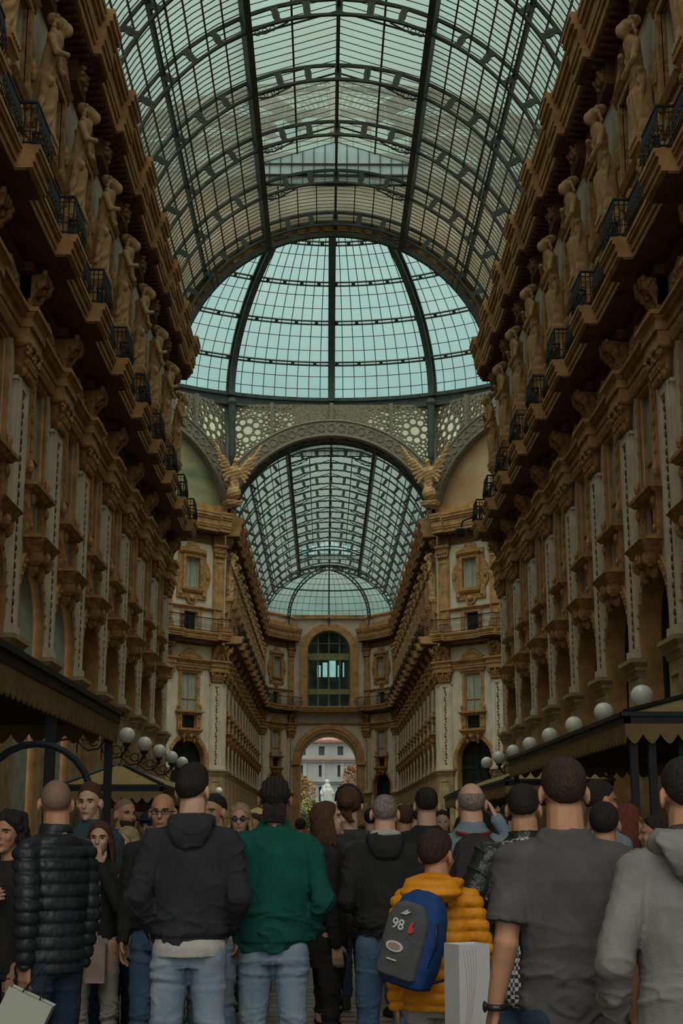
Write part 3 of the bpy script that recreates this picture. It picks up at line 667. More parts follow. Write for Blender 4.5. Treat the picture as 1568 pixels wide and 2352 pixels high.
def front_arch():   # deep steel arch with bright cells at the octagon end of the near vault
    m=MB(); holes=[]; n=34; st=168/n
    for i in range(n):
        c=6+st*(i+.5); holes.append([((R)*math.cos(math.radians(c+d)),VZ+R*math.sin(math.radians(c+d))) for d,R in ((-1.9,7.14),(1.9,7.14),(1.9,7.46),(-1.9,7.46))])
    m.plate(arc(0,VZ,7.62,6,174,56)+arc(0,VZ,6.98,174,6,56),holes,-.1,.1)
    for R in (6.98,7.62): m.plate(arc(0,VZ,R+.05,6,174,56)+arc(0,VZ,R-.05,174,6,56),[],-.12,.12)
    for i in range(11): a=20+14*i; m.tube([vpt(a,7.0,0),vpt(a,7.62,0)],.12,5)
    g=MB(); g.plate(arc(0,VZ,7.6,8,172,56)+arc(0,VZ,7.0,172,8,56),[],.14,.18)
    for y,nm in ((YA-.1,'near vault where it meets the dome'),(YB+.9,'far vault where it leaves the dome')):
        o=build(m,'roof_arch_rib',STEEL,None,False,(0,y,0)); o.parent=[q for q in sc.objects if q.name==('ceiling_vault_near' if y<70 else 'ceiling_vault_far')][0]; build(g,'backing_panel',mat('tan_backing',(.55,.42,.30),.9,.3,3),o)
front_arch()
def apse():
    def pt(az,t,dr=0): 
        a=math.radians(az);t=math.radians(t); return Vector(((7.1+dr)*math.sin(a)*math.cos(t),YE+(4.9+dr)*math.cos(a)*math.cos(t),23.6+(4.75+dr)*math.sin(t)))
    m=MB(); az=[-90+6*i for i in range(31)]; th=[0,9,18,27,36,45,54,63,72,81,90]; n=31
    m.add([pt(a,t) for t in th for a in az],[(j*n+i,j*n+i+1,(j+1)*n+i+1,(j+1)*n+i) for j in range(10) for i in range(30)])
    top=build(m,'ceiling_apse',GLASS); top['kind']='structure'; top['label']='half-dome of glass closing the far arm'
    b=MB()
    for t in th[1:]: b.tube([pt(a,t,-.03) for a in az],.03,4)
    for a in az: b.tube([pt(a,t,-.03) for t in th],.02,4)
    build(b,'glazing_bars',BAR,top)
    for a,l in ((-75,'far left'),(-38,'left'),(0,'centre'),(38,'right'),(75,'far right')):
        r=MB()
        for dr in (-.1,-.5) if a else (-.1,-.25): r.tube([pt(a,t,dr) for t in range(0,91,6)],.08,5)
        if a: 
            for t in range(0,88,6): r.tube([pt(a,t,-.1),pt(a,t,-.5)],.09,4)
        r.tube([pt(a,0,-.3),pt(a,0,-.3)+Vector((0,0,-.9))],[.16,.05],6)
        o=build(r,'apse_rib',STEEL); o.parent=top
    r=MB(); r.tube([pt(a,36,-.1) for a in az],.09,5); o=build(r,'apse_ring',STEEL); o.parent=top
    r=MB()
    for (x0,y0),(x1,y1) in (((-7.1,YE),(-3.75,YE2)),((-3.75,YE2),(3.75,YE2)),((3.75,YE2),(7.1,YE))): r.tube([(x0,y0,23.6),(x1,y1,23.6)],.2,6)
    o=build(r,tname(),OCHRE); o['kind']='structure'; o['label']='ochre kerb under the far half-dome'
apse()
# ------------------------------------------------------------------ shell behind the camera, floor
def shell():
    m=MB(); m.box(-8,8,-7,18,22.9,24); o=build(m,'ceiling_entrance_shade',BROWN); o['kind']='structure'; o['label']='solid entrance block ceiling extended out of view to darken the near arcade'  # unseen slab run forward over the camera to keep daylight off near facades
    fm=mat('mosaic_paving',(.20,.16,.11),.45,.3,1.5,.1,20,spec=.4); nt=fm.node_tree; b=nt.nodes['Principled BSDF']
    tc=nt.nodes.new('ShaderNodeTexCoord'); br=nt.nodes.new('ShaderNodeTexBrick'); br.inputs['Scale'].default_value=.8; br.inputs['Mortar Size'].default_value=.04
    br.inputs['Color1'].default_value=(.23,.18,.12,1); br.inputs['Color2'].default_value=(.15,.12,.09,1); br.inputs['Mortar'].default_value=(.07,.055,.045,1)
    nt.links.new(tc.outputs['Object'],br.inputs['Vector']); nt.links.new(br.outputs['Color'],b.inputs['Base Color'])
    m=MB(); m.box(-26,26,-30,YE2+9,-.3,0); o=build(m,'floor',fm); o['kind']='structure'; o['label']='beige and brown mosaic paving'
    m=MB(); m.box(-80,80,YE2+9,300,-.3,-.02); o=build(m,'piazza_ground',mat('piazza_stone',(.12,.11,.10),.8,.2,1)); o['kind']='structure'; o['label']='pale stone ground of the square beyond the arch'
    o['category']='ground'
shell()
# ------------------------------------------------------------------ lamps
LG=mat('white_globe_glass',(.62,.62,.58),.25,.04,2,spec=.5)
def lamp_proto():
    e=empty('globe_lamp'); m=MB(); m.ball((0,0,0),.24,20,14); build(m,'globe',LG,e,True)
    b=MB(); b.lathe([(.02,-.46),(.07,-.42),(.05,-.34),(.12,-.27),(.13,-.22)],10)
    # scroll bracket back to the pier: local +y points to arcade axis, pier is at -y
    b.tube([(0,0,-.4),(0,-.18,-.62),(0,-.45,-.66),(0,-.7,-.45),(0,-.75,-.2)],.028,6)
    b.tube([(0,-.3+.13*math.cos(t*.7),-.42+.13*math.sin(t*.7)) for t in range(9)],.02,5); b.tube([(0,-.55+.1*math.cos(t*.7),-.3+.1*math.sin(t*.7)) for t in range(9)],.018,5)
    b.box(-.08,.08,-.78,-.72,-.7,-.05); build(b,'scroll_bracket',IRON,e); return e
LP=lamp_proto(); first=True
def put_lamp(x,y,z,rz,label,group):
    global first
    o=LP if first else copy_tree(LP); first=False
    o.location=(x,y,z); o.rotation_euler=(0,0,rz); tag(o,label,'lamp',group)
for s,sd in ((1,'right'),(-1,'left')):
    for k in range(8):
        y=Y0+P*(k+2); 
        if s<0 and k==-1: continue
        put_lamp(s*6.2,y,4.27,s*PI/2,'white globe lamp on a scroll bracket, %s of the %s row from the camera'%(ORD[k],sd),'globe lamps on the %s piers'%sd)
for i,sd in ((1,'right'),(7,'left')):
    c,rz,M,nrm=octwall(i,True)
    for k,x in enumerate((-6.1,-P/2+.2,P/2-.2)): 
        q=M@Vector((x,.9,4.1)); put_lamp(q.x,q.y,q.z,rz,'white globe lamp on the octagon, %s pier of the %s diagonal wall'%(ORD[k],sd),'globe lamps on the octagon')
# ------------------------------------------------------------------ kiosk awnings
CANVAS=mat('tan_canvas',(.27,.185,.08),.9,.15,3,.2,60); CANDK=mat('dark_awning_metal',(.016,.021,.024),.45,.3,4)
def kiosk(x0,x1,y0,y1,zt,label,posts,rise=.4,val=.27,fas=.16):
    e=empty('awning_kiosk',((x0+x1)/2,(y0+y1)/2,0)); tag(e,label,'awning'); ox,oy=(x0+x1)/2,(y0+y1)/2; a=(x1-x0)/2; b=(y1-y0)/2
    m=MB(); 
    for o0,o1,z0,z1 in ((0,.0,zt-fas,zt-.06),(0.05,.05,zt-.06,zt)):
        for (ax,bx,ay,by) in ((-a-o0,a+o0,-b-o0,-b+.08),(-a-o0,a+o0,b-.08,b+o0),(-a-o0,-a+.08,-b,b),(a-.08,a+o0,-b,b)): m.box(ax,bx,ay,by,z0,z1)
    build(m,'fascia',CANDK,e)
    m=MB(); t=.05; zz=zt-.03
    m.add([(-a,-b,zz),(a,-b,zz),(a,b,zz),(-a,b,zz),(-a*.1,-b+a*.9,zz+rise),(a*.1,-b+a*.9,zz+rise),(a*.1,b-a*.9,zz+rise),(-a*.1,b-a*.9,zz+rise)],[(0,1,5,4),(1,2,6,5),(2,3,7,6),(3,0,4,7),(4,5,6,7)])
    build(m,'canvas_roof',CANVAS,e)
    m=MB()
    for p,q in (((-a,-b),(-a*.1,-b+a*.9)),((a,-b),(a*.1,-b+a*.9)),((a,b),(a*.1,b-a*.9)),((-a,b),(-a*.1,b-a*.9))): m.tube([(p[0],p[1],zz+.03),(q[0],q[1],zz+rise+.03)],.04,5)
    m.tube([(0,-b+a*.9,zz+rise+.03),(0,b-a*.9,zz+rise+.03)],.04,5); build(m,'roof_bars',CANDK,e)
    def scal(L,n): 
        pts=[(-L,zt-fas),(L,zt-fas)]; w=2*L/n
        for i in range(n):
            cx=L-w*(i+.5)
            for k in range(7): u=k/6; pts.append((cx+w*(.5-u),zt-fas-val+.13*(2*abs(u-.5))**1.6))
        out=[]; 
        for q in pts:
            if not out or (abs(out[-1][0]-q[0])+abs(out[-1][1]-q[1]))>1e-4: out.append(q)
        return out
    for nm,L,M in (('x',a,Matrix.Translation((0,-b+.01,0))),('x',a,Matrix.Translation((0,b-.03,0))),('y',b,Matrix.Translation((-a+.01,0,0))@Matrix.Rotation(PI/2,4,'Z')),('y',b,Matrix.Translation((a-.03,0,0))@Matrix.Rotation(PI/2,4,'Z'))):
        m=MB(); m.plate(scal(L,max(3,round(2*L/.24))),[],-.012,.012,M); build(m,'valance',CANVAS,e)
    for px,py in posts:
        m=MB(); m.box(px-ox-.05,px-ox+.05,py-oy-.05,py-oy+.05,0,zt-fas); m.lathe([(.12,0),(.12,.08),(.07,.14),(.06,.3)],8,(px-ox,py-oy,0)); build(m,'post',CANDK,e)
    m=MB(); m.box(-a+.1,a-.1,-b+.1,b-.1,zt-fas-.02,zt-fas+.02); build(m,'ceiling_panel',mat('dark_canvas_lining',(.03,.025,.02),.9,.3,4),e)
    return e,ox,oy
kiosk(-6.6,-3.19,2,19.5,3.1,'long tan scalloped awning on dark posts at the left edge, nearest the camera',[(-3.3,15.2),(-3.3,19.3),(-6.4,19.3),(-3.3,9.5)])
kr,_,_=kiosk(3.66,6.75,19.4,31.9,3.1,'long tan scalloped awning with a dark fascia on the right, under the globe lamps',[(3.8,19.6),(4.05,19.6),(3.8,25.5),(3.8,31.7),(6.5,19.6),(4.5,19.75)])
kiosk(3.9,6.5,34.5,52,2.75,'second tan awning further along the right side',[(4.0,34.7),(4.0,43),(4.0,51.8)],.5)
kiosk(-6.6,-4.2,34,52,2.6,'dark-fringed awning further along the left side',[(-4.3,34.2),(-4.3,43),(-4.3,51.8)],.5)
kiosk(3.6,6.3,100,122,2.9,'pale awning in the far arm, right side',[(3.7,100.2),(3.7,111),(3.7,121.8)],.6)
kiosk(-6.3,-3.6,98,120,2.7,'dark awning in the far arm, left side',[(-3.7,98.2),(-3.7,109),(-3.7,119.8)],.5)
m=MB(); m.box(0,.5,0,.06,0,2.2); 
def misc():
    # arched black frame at the left edge
    a=MB(); c=(-3.0,13.0); R=.5; z0=1.78
    a.tube([(c[0]-R,c[1],0),(c[0]-R,c[1],z0)]+[(c[0]+R*math.cos(t),c[1],z0+R*math.sin(t)) for t in [PI*(1-i/12) for i in range(1,12)]]+[(c[0]+R,c[1],z0),(c[0]+R,c[1],0)],.035,6)
    a.box(c[0]-R,c[0]+R,c[1]-.02,c[1]+.02,.9,.95); o=build(a,'arched_stand',CANDK); tag(o,'black arched metal frame standing under the left awning','stand')
    # camera hanging from the balcony end, floodlights on octagon rails
    e=empty('surveillance_camera',(6.0,61.2,14.6)); tag(e,'black dome camera hanging from a bent arm at the end of the right balcony','camera')
    b=MB(); b.tube([(.5,-1.6,-.5),(.5,-.8,.1),(.5,0,.35),(0,0,.45),(-.35,0,.3),(-.45,0,0)],.05,6); build(b,'arm',IRON,e); b=MB(); b.ball((-.45,0,-.25),.24,10,8); b.lathe([(.26,-.1),(.26,.02),(.1,.1)],10,(-.45,0,-.1)); build(b,'dome',IRON,e)
    for i,sd,xs in ((7,'left',(3.4,5.2)),(1,'right',(-5.2,-3.9))):
        c,rz,M,nrm=octwall(i,True)
        for k,x in enumerate(xs):
            q=M@Vector((x,.95,15.25)); e=empty('floodlight',q,rz); tag(e,'small black floodlight clamped on the %s octagon railing, %s one'%(sd,('left','right')[(k if sd=='right' else k)]),'floodlight','floodlights on the octagon railings')
            b=MB(); b.tube([(0,0,-.1),(0,0,.12)],.03,5); build(b,'clamp',IRON,e)
            b=MB(); b.lathe([(.07,-.2),(.12,.1),(.14,.2)],8,(0,0,0),Matrix.Translation((0,0,.25))@Matrix.Rotation(1.0,4,'Y')); build(b,'lamp_head',IRON,e)
misc()
# ------------------------------------------------------------------ the square beyond
def square():
    BL=mat('pale_building_stone',(.20,.205,.19),.9,.12,.5); RB=mat('red_tile_strip',(.19,.10,.075),.9,.2,1)
    e=empty('palace_building',(0,232,0)); tag(e,'pale stone building with red roof line across the square, seen through the end arch','building')
    m=MB(); holes=[]
    for r_,(z0,z1) in enumerate(((5.2,8.6),(10.2,12.0),(13.6,15))):
        for k in range(-6,7): holes.append(rect(k*3.0-.45+.9,k*3.0+.45+.9,z0,z1))
    m.plate(rect(-20,20,0,16),holes,0,.6,Matrix.Rotation(PI,4,'Z')); build(m,'wall',BL,e)
    for i,(z0,z1,y,mt) in enumerate(((9.1,9.4,.9,BL),(9.4,9.7,1.2,BL),(12.5,12.8,1.0,BL),(12.8,13.0,1.3,RB),(4.4,4.6,.9,BL),(15.6,16.0,1.2,RB))):
        m=MB(); m.box(-20,20,-y,0,z0,z1); build(m,'cornice_band',mt,e)
    m=MB()
    for k in range(-6,8): m.box(k*3.0-.9,k*3.0-.3,-.8,-.5,4.6,12.5)
    build(m,'pilaster_strip',BL,e)
    m=MB(); m.box(-20,20,.55,.7,0,16); build(m,'window_panes',mat('slate_window',(.12,.15,.16),.3,.3,1),e)
    m=MB(); m.add([(-20,-1.2,16),(20,-1.2,16),(20,5,18.5),(-20,5,18.5)],[(0,1,2,3)]); m.box(-20,20,4.9,5,16,18.5); build(m,'roof',RB,e)
    s=empty('monument',(-.1,190,0)); tag(s,'white marble statue of a robed figure on a tall pedestal in the square','statue')
    wm=mat('white_marble',(.27,.29,.27),.7,.1,2)
    m=MB(); m.box(-2.2,2.2,-2.2,2.2,0,.6); m.box(-1.6,1.6,-1.6,1.6,.6,1.4); m.frus(-1.0,1.0,-1.0,1.0,1.4,4.2,.15); m.box(-1.3,1.3,-1.3,1.3,4.2,4.6); build(m,'pedestal',wm,s)
    m=MB(); cap(m,(0,0,4.7),(0,0,6.6),.95,.75); cap(m,(0,0,6.4),(0,0,7.3),.72,.5); m.ball((0,0,7.95),(.3,.33,.4),12,8); cap(m,(0,0,7.3),(0,0,7.7),.2,.18)
    for q in (-1,1): cap(m,(q*.5,0,7.2),(q*.75,-.2,6.4),.22,.2); cap(m,(q*.75,-.2,6.4),(q*.1,-.6,6.3),.2,.15)
    me=remesh(m,.09,1,'figure',wm,lambda c,n:.05*math.sin(c.x*14+c.z*2)); obj('figure',me,s)
    TR=[mat('autumn_foliage_orange',(.19,.11,.04),.9,.4,3),mat('autumn_foliage_yellow_green',(.12,.13,.04),.9,.4,3),mat('autumn_foliage_rust',(.18,.095,.05),.9,.4,3)]
    bark=mat('tree_bark',(.10,.07,.05),.9,.3,4)
    rr=random.Random(11)
    for k,(x,y,h,rad,mi,l) in enumerate(((-3.3,184,8.4,1.9,0,'orange autumn tree left of the monument'),(-2.1,178,5.4,1.7,1,'low yellow-green tree in front of the monument, left'),(3.1,182,9.6,1.9,2,'tall rust-coloured tree right of the monument'),(2.0,176,5.2,1.5,1,'low green tree right of the monument base'),(-4.4,190,9.6,1.6,0,'tall orange tree half hidden by the left of the arch'),(4.6,188,8.2,2.0,0,'orange tree half hidden by the right of the arch'),(-.5,172,3.9,1.3,1,'small green tree right in front of the monument'))):
        e=empty('autumn_tree',(x,y,0)); tag(e,l,'tree','autumn trees in the square'); m=MB(); m.tube([(0,0,0),(.1,0,h*.4),(0,0,h*.8)],[.16,.12,.05],7); 
        for q in range(4): m.tube([(0,0,h*.35+.3*q),(math.cos(q*2)*rad*.6,math.sin(q*2)*rad*.6,h*.6+.3*q)],[.06,.02],5)
        build(m,'trunk',bark,e); m=MB()
        for q in range(2600):
            a=rr.uniform(0,2*PI); zz=rr.uniform(-1,1); rr_=rad*(rr.random()**.4)*math.sqrt(1-zz*zz)*(.8+.3*math.sin(3*a+zz*4)); p=Vector((rr_*math.cos(a),rr_*math.sin(a),h*.68+zz*h*.34)); n1=Vector((rr.uniform(-1,1),rr.uniform(-1,1),rr.uniform(-1,1))).normalized(); n2=n1.orthogonal().normalized(); s_=rr.uniform(.1,.22)
            m.add([p+n1*s_,p+n2*s_*.6,p-n1*s_,p-n2*s_*.6],[(0,1,2,3)])
        build(m,'foliage',TR[mi],e)
square()
# ------------------------------------------------------------------ people
SK=[mat('skin_light',(.50,.30,.21),.55,.10,25,.08,180),mat('skin_tan',(.40,.21,.125),.55,.10,25,.08,180),mat('skin_brown',(.26,.13,.075),.55,.10,25,.08,180)]
LIP=mat('lips',(.36,.15,.11),.5,.1,20); EYEW=mat('eye_white',(.33,.29,.25),.4,.02,5); IRIS=mat('iris',(.03,.02,.015),.3,.02,5); BROW=mat('eyebrow_hair',(.04,.025,.018),.8,.1,30)
def hm(n,c): return mat(n,c,.7,.45,110,.6,200,stretch=(1,1,.35))
HB=hm('black_hair',(.018,.013,.012)); HD=hm('dark_brown_hair',(.035,.020,.013)); HL=hm('blonde_hair',(.36,.26,.14)); HR=hm('auburn_hair',(.13,.035,.018)); HG=hm('grey_stubble',(.22,.18,.16)); HS=mat('shaved_scalp',(.20,.125,.09),.7,.12,120,.08,300); HM=hm('chestnut_hair',(.075,.035,.018))
def fab(n,c,rough=.95,bs=160,bump=.35,var=.16,**k): return mat(n,c,rough,var,9,bump,bs,**k)
JL=mat('light_washed_denim',(.15,.21,.29),.9,.3,5,.3,180,col2=(.30,.36,.41),stretch=(1,1,.35)); JB=mat('blue_denim',(.035,.075,.13),.9,.3,5,.3,180,col2=(.08,.14,.22),stretch=(1,1,.4)); JD=mat('dark_denim',(.015,.028,.05),.9,.3,6,.3,180)
BK=fab('black_cloth',(.020,.020,.021)); 
from mathutils.geometry import intersect_line_sphere
ELL=[((0,-.012,.030),(.075,.097,.088)),((0,.028,-.03),(.060,.062,.082)),((0,.03,-.078),(.043,.05,.040))]
def headR(d):
    best=.05
    for c,r in ELL:
        o=Vector((-c[0]/r[0],-c[1]/r[1],-c[2]/r[2])); q=Vector((d[0]/r[0],d[1]/r[1],d[2]/r[2])); A=q.dot(q);B=2*o.dot(q);Cc=o.dot(o)-1; D=B*B-4*A*Cc
        if D>0: best=max(best,(-B+math.sqrt(D))/(2*A))
    return best
def sm(x): x=max(0,min(1,x)); return x*x*(3-2*x)
def fold(p,n,amp,kx=9,kz=16,seed=0):
    q=Vector(((p.x+.35*p.z)*kx*.62+seed,p.y*kx*.62,(p.z-.4*abs(p.x))*kz*.62)); a=noise.noise(q); b=noise.noise(q*.55+Vector((5,1,3))); r=max(0,1-abs(a)*4.5)
    return amp*(1.1*r*r*(.6+b)+b*1.0-.25)
def hand(mb,wr,d,n,curl=.5,side=1,k=1.0):
    d=Vector(d).normalized(); n=Vector(n); n=(n-d*n.dot(d)).normalized(); w=d.cross(n)*side; wr=Vector(wr)
    def P3(a,b,c): return wr+(d*a+w*b+n*c)*k
    for b in (-.026,-.009,.009,.026): cap(mb,P3(.012,b*.7,0),P3(.085,b,0),.0155*k,.0125*k,8,seg=2)
    for i,(b,L) in enumerate(((-.030,.068),(-.010,.078),(.010,.074),(.029,.058))):
        p=P3(.088,b,0); an=curl*.35; 
        for j,fr in enumerate((.45,.31,.24)):
            q=p+(d*math.cos(an)+n*math.sin(an)+w*b*1.2)*L*fr*k; cap(mb,p,q,(.0092-.0009*j)*k,(.0086-.0009*j)*k,8,seg=2); p=q; an+=curl*.75
    p=P3(.02,-.030,.006); q=P3(.05,-.052,.016); r=P3(.078,-.056,.028+.01*curl)
    cap(mb,p,q,.013*k,.011*k,8,seg=2); cap(mb,q,r,.0105*k,.0085*k,8,seg=2)
def arms_pos(name):
    return {'down':((.215,-.03,1.11),(.225,.02,.86)),'pockets':((.245,-.10,1.13),(.175,.08,.93)),'front':((.235,-.08,1.13),(.10,.17,1.05)),'hp':((.285,-.08,1.12),(.17,.13,1.02)),
            'phone':((.22,.17,1.2),(.13,.33,1.42)),'mouth':((.20,.16,1.17),(.05,.17,1.45)),'chest':((.27,.05,1.12),(.02,.18,1.26)),'ear':((.30,.05,1.32),(.15,.06,1.55))}[name]
def person(label,x,y,H,rot=0,yaw=0,pitch=0,roll=0,skin=1,hair=('short',HB),top=None,bottom=JD,arms=('down','down'),build_=1.0,lod=1,hk=1.0,female=False,lean=0,group=None,beard=None,shoes=BK,face=None):
    """top: dict(kind, mat, hem, sleeve('long'/'short'), hood, amp, collar, under)"""
    s=H/1.75; e=empty('person',(x,y,0),math.radians(rot)); tag(e,label,'person',group)
    S=Matrix.Scale(s,4); vox={0:.016,1:.010,2:.0065}[lod]
    face=lod>0 if face is None else face
    hy=-.0+lean*.10
    HM_=Matrix.Translation((0,.012+hy,1.632))@Matrix.Rotation(math.radians(yaw),4,'Z')@Matrix.Rotation(math.radians(roll),4,'Y')@Matrix.Rotation(math.radians(-pitch),4,'X')@Matrix.Scale(hk,4)
    # --- body: one continuous surface
    b=MB()
    def ring(z,rx,ry,cy=0,n=16): return [(rx*math.cos(2*PI*k/n),cy+ry*math.sin(2*PI*k/n),z) for k in range(n)]
    b.loop([ring(.86,.13,.09),ring(.95,.145,.10),ring(1.08,.12,.09),ring(1.22,.135,.10),ring(1.36,.15,.10,hy*.4),ring(1.42,.12,.08,hy*.5),ring(1.46,.07,.06,hy*.6)])
    nk=.051 if female else .066
    cap(b,(0,-.015+hy*.5,1.40),(0,hy,1.57),nk*1.12,nk)
    h=MB()
    for c,r in ELL: h.ball(c,r,20,14)
    cap(h,(0,.086,.008),(0,.103,-.026),.009,.0135,8); h.ball((0,.078,.024),(.047,.016,.012),10,6); h.ball((0,.082,-.060),(.023,.013,.011),10,6); h.ball((0,.07,-.100),(.022,.018,.018),8,6)
    for q in (-1,1):
        h.ball((q*.036,.062,-.025),(.024,.022,.026),8,6)
        E=Matrix.Rotation(q*.35,3,'Z'); h.ball((q*.083,-.006,-.008),(.010,.021,.034),10,8,rot=E); h.ball((q*.078,.004,-.01),(.012,.012,.02),8,6)
    b.add([HM_@Vector(v) for v in h.v],h.f)
    WR=[]
    for q,nm in ((-1,arms[0]),(1,arms[1])):
        el,wr=(arms_pos(nm) if isinstance(nm,str) else nm); el=Vector((q*el[0],el[1],el[2])); wr=Vector((q*wr[0],wr[1],wr[2])); sh=Vector((q*.175*build_,-.005,1.39))
        cap(b,sh,el,.050*build_,.040*build_); cap(b,el,wr,.043*build_,.028*build_)
        d=(wr-el).normalized(); WR.append((sh,el,wr,q))
        if nm=='down' or not isinstance(nm,str): hand(b,wr,Vector((-q*.05,.12,-1)) if nm=='down' else d,Vector((-q,.25,0)),.55,1 if q<0 else -1)
        elif nm=='chest': hand(b,wr,Vector((-q*1,.05,.25)),Vector((0,-1,0)),.25,-1 if q<0 else 1)
        elif nm=='mouth': hand(b,wr,Vector((-q*.25,.1,1)),Vector((0,-1,0)),1.0,-1 if q>0 else 1)
        elif nm=='ear': hand(b,wr,Vector((-q*.5,.1,1)),Vector((-q,0,-.4)),.8,1)
        else: hand(b,wr,d,Vector((-q*.6,0,-1)),.8,1 if q<0 else -1)
    for q in (-1,1): cap(b,(q*.085,0,.9),(q*.10,.01,.48),.08,.052); cap(b,(q*.10,.01,.48),(q*.105,-.02,.09),.054,.038); cap(b,(q*.105,-.02,.06),(q*.12,.13,.04),.038,.032)
    HI=HM_.inverted()
    def dsp(co,n):
        if co.z<1.45: return 0
        p=HI@co; 
        if p.y>.05 and abs(p.z-.002)<.03:
            for q in (-1,1):
                r2=((p.x-q*.030)/.017)**2+((p.z-.003)/.012)**2
                if r2<3: return -.007*math.exp(-r2)
        return 0
    me=remesh(b,vox,1,'body',[SK[skin],LIP,EYEW,IRIS,BROW],dsp)
    if face:
        for pl in me.polygons:
            if pl.center.z<1.45: continue
            p=HI@pl.center
            if p.y<.05: continue
            ax=abs(p.x)
            if (p.x/.023)**2+((p.z+.060)/.0075)**2<1: pl.material_index=1
            elif ((ax-.031)/.013)**2+((p.z-.003)/.0048)**2<1: pl.material_index=3 if abs(ax-.031)<.0075 else 2
            elif ((ax-.033)/.021)**2+((p.z-.0235+.15*abs(ax-.03))/.0048)**2<1: pl.material_index=4
    me.transform(S); obj('body',me,e)
    # --- hair
    hs,hmaterial=hair
    def hairmesh(fn,n=40,m=26,extra=None,vx=None):
        g=MB(); vs=[]
        for j in range(m+1):
            a=PI*j/m
            for k in range(n):
                bb=2*PI*k/n; d=Vector((math.sin(a)*math.sin(bb),math.sin(a)*math.cos(bb),math.cos(a))); R=headR(d); t=fn(d*R,d,bb); vs.append(HM_@(d*(R+t)))
        g.add(vs,[(j*n+k,j*n+(k+1)%n,(j+1)*n+(k+1)%n,(j+1)*n+k) for j in range(m) for k in range(n)])
        if extra: extra(g)
        me=remesh(g,vx or .009,1,'hair',hmaterial) if extra else g.mesh('hair',hmaterial,True)
        me.transform(S); obj('hair',me,e)
    def line(p,bb,hi=.068,lo=-.062,side=.004): 
        c=math.cos(bb); return side+(hi-side)*c if c>0 else side+(lo-side)*(-c)
    nz_=lambda p,f=60: noise.noise(p*f)
    if hs=='short': hairmesh(lambda p,d,bb: -.012+(.012+.004+.003*nz_(p)+.010*sm((p.z-.01)/.08))*sm((p.z-line(p,bb))/.03))
    elif hs=='fade': hairmesh(lambda p,d,bb: -.012+(.012+.0015+.011*sm((p.z-.03)/.06)+.003*nz_(p))*sm((p.z-line(p,bb,.068,-.045,.01))/.02))
    elif hs=='buzz': hairmesh(lambda p,d,bb: -.010+(.0115+.001*nz_(p,90))*sm((p.z-line(p,bb,.06,-.055))/.03))
    elif hs=='fringe': hairmesh(lambda p,d,bb: -.012+(.012+.006+.003*nz_(p,90))*sm((p.z-line(p,bb,.3,-.06,.0))/.02)*sm((.075-p.z)/.03))
    elif hs=='swept': hairmesh(lambda p,d,bb: -.012+(.012+.005+.004*nz_(p,40)+(.020*sm((p.z-.06)/.04)*(1 if p.y>-.03 else .4)))*sm((p.z-line(p,bb,.072,-.05))/.02))
    elif hs=='rows':
        def f(p,d,bb):
            gap=abs(((p.x+.0)/.023)%1-.5)*2
            return -.012+(.012+.012*(1 if gap<.72 else -.2)*(1-.35*gap*gap))*sm((p.z-line(p,bb,.068,-.07))/.02)
        def ex(g):
            for i in range(6): 
                x0=-.05+.02*i; pts=[(x0,-.088,-.03),(x0*1.1,-.098,-.08),(x0*.9,-.09,-.125)]
                for a_,b_ in zip(pts,pts[1:]): 
                    for t in range(3): 
                        u=Vector(a_).lerp(Vector(b_),t/3); g.ball(HM_@u,(.011,.011,.012),8,6)
        hairmesh(f,90,40,ex,.0045)
    elif hs in('curly','bob','long','bun','wavy'):
        L={'curly':.22,'bob':.14,'long':.30,'bun':0,'wavy':.20}[hs]; am={'curly':.03,'bob':.006,'long':.006,'bun':.006,'wavy':.012}[hs]; th={'curly':.038,'bob':.018,'long':.016,'bun':.014,'wavy':.022}[hs]
        r=random.Random(int(x*100))
        def ex(g):
            if hs=='bun': g.ball(HM_@Vector((0,-.105,.02)),(.05,.045,.05),10,8); [cap(g,HM_@Vector((r.uniform(-.03,.03),-.09,-.05)),HM_@Vector((r.uniform(-.05,.05),-.095,-.11)),.02,.008,6,seg=2) for _ in range(4)]; return
            n=26
            for i in range(n):
                a=math.radians(68+224*i/(n-1)); px,py=.078*math.sin(a),.075*math.cos(a)-.02
                ln=L*(.85+.25*r.random()); p=Vector((px,py,.02)); q=Vector((px*1.25,py*1.15-.01,-.10)); z=Vector((px*1.35,py*1.05-.01,-.02-ln))
                if hs=='curly':
                    for t in range(9): c=p.lerp(z,t/8)+Vector((r.uniform(-1,1),r.uniform(-1,1),r.uniform(-1,1)))*.025; g.ball(HM_@c,r.uniform(.018,.034),7,5)
                else: cap(g,HM_@p,HM_@q,.020,.019,6,seg=2); cap(g,HM_@q,HM_@z,.019,.009,6,seg=2)
        hairmesh(lambda p,d,bb: -.012+(.012+th*.7+am*nz_(p,30))*sm((p.z-line(p,bb,.066,-.07,-.03))/.02),40,26,ex,.008)
    if beard:
        bm_=MB(); vs=[];n=30;m=18
        for j in range(m+1):
            a=PI*j/m
            for k in range(n):
                bb=2*PI*k/n; d=Vector((math.sin(a)*math.sin(bb),math.sin(a)*math.cos(bb),math.cos(a))); R=headR(d); p=d*R
                t=-.012+.021*sm((-.038-p.z)/.02+ .5)*sm((p.y+.0)/.03)*(0 if (abs(p.x)<.022 and abs(p.z+.060)<.008) else 1); vs.append(HM_@(d*(R+t)))
        bm_.add(vs,[(j*n+k,j*n+(k+1)%n,(j+1)*n+(k+1)%n,(j+1)*n+k) for j in range(m) for k in range(n)]); me=bm_.mesh('beard',beard,True); me.transform(S); obj('beard',me,e)
    # --- top garment
    T=dict(kind='tee',mat=BK,hem=.86,sleeve='long',hood=False,amp=.007,loose=1.0,collar=True); T.update(top or {}); g=MB(); lo=T['loose']; k_=build_
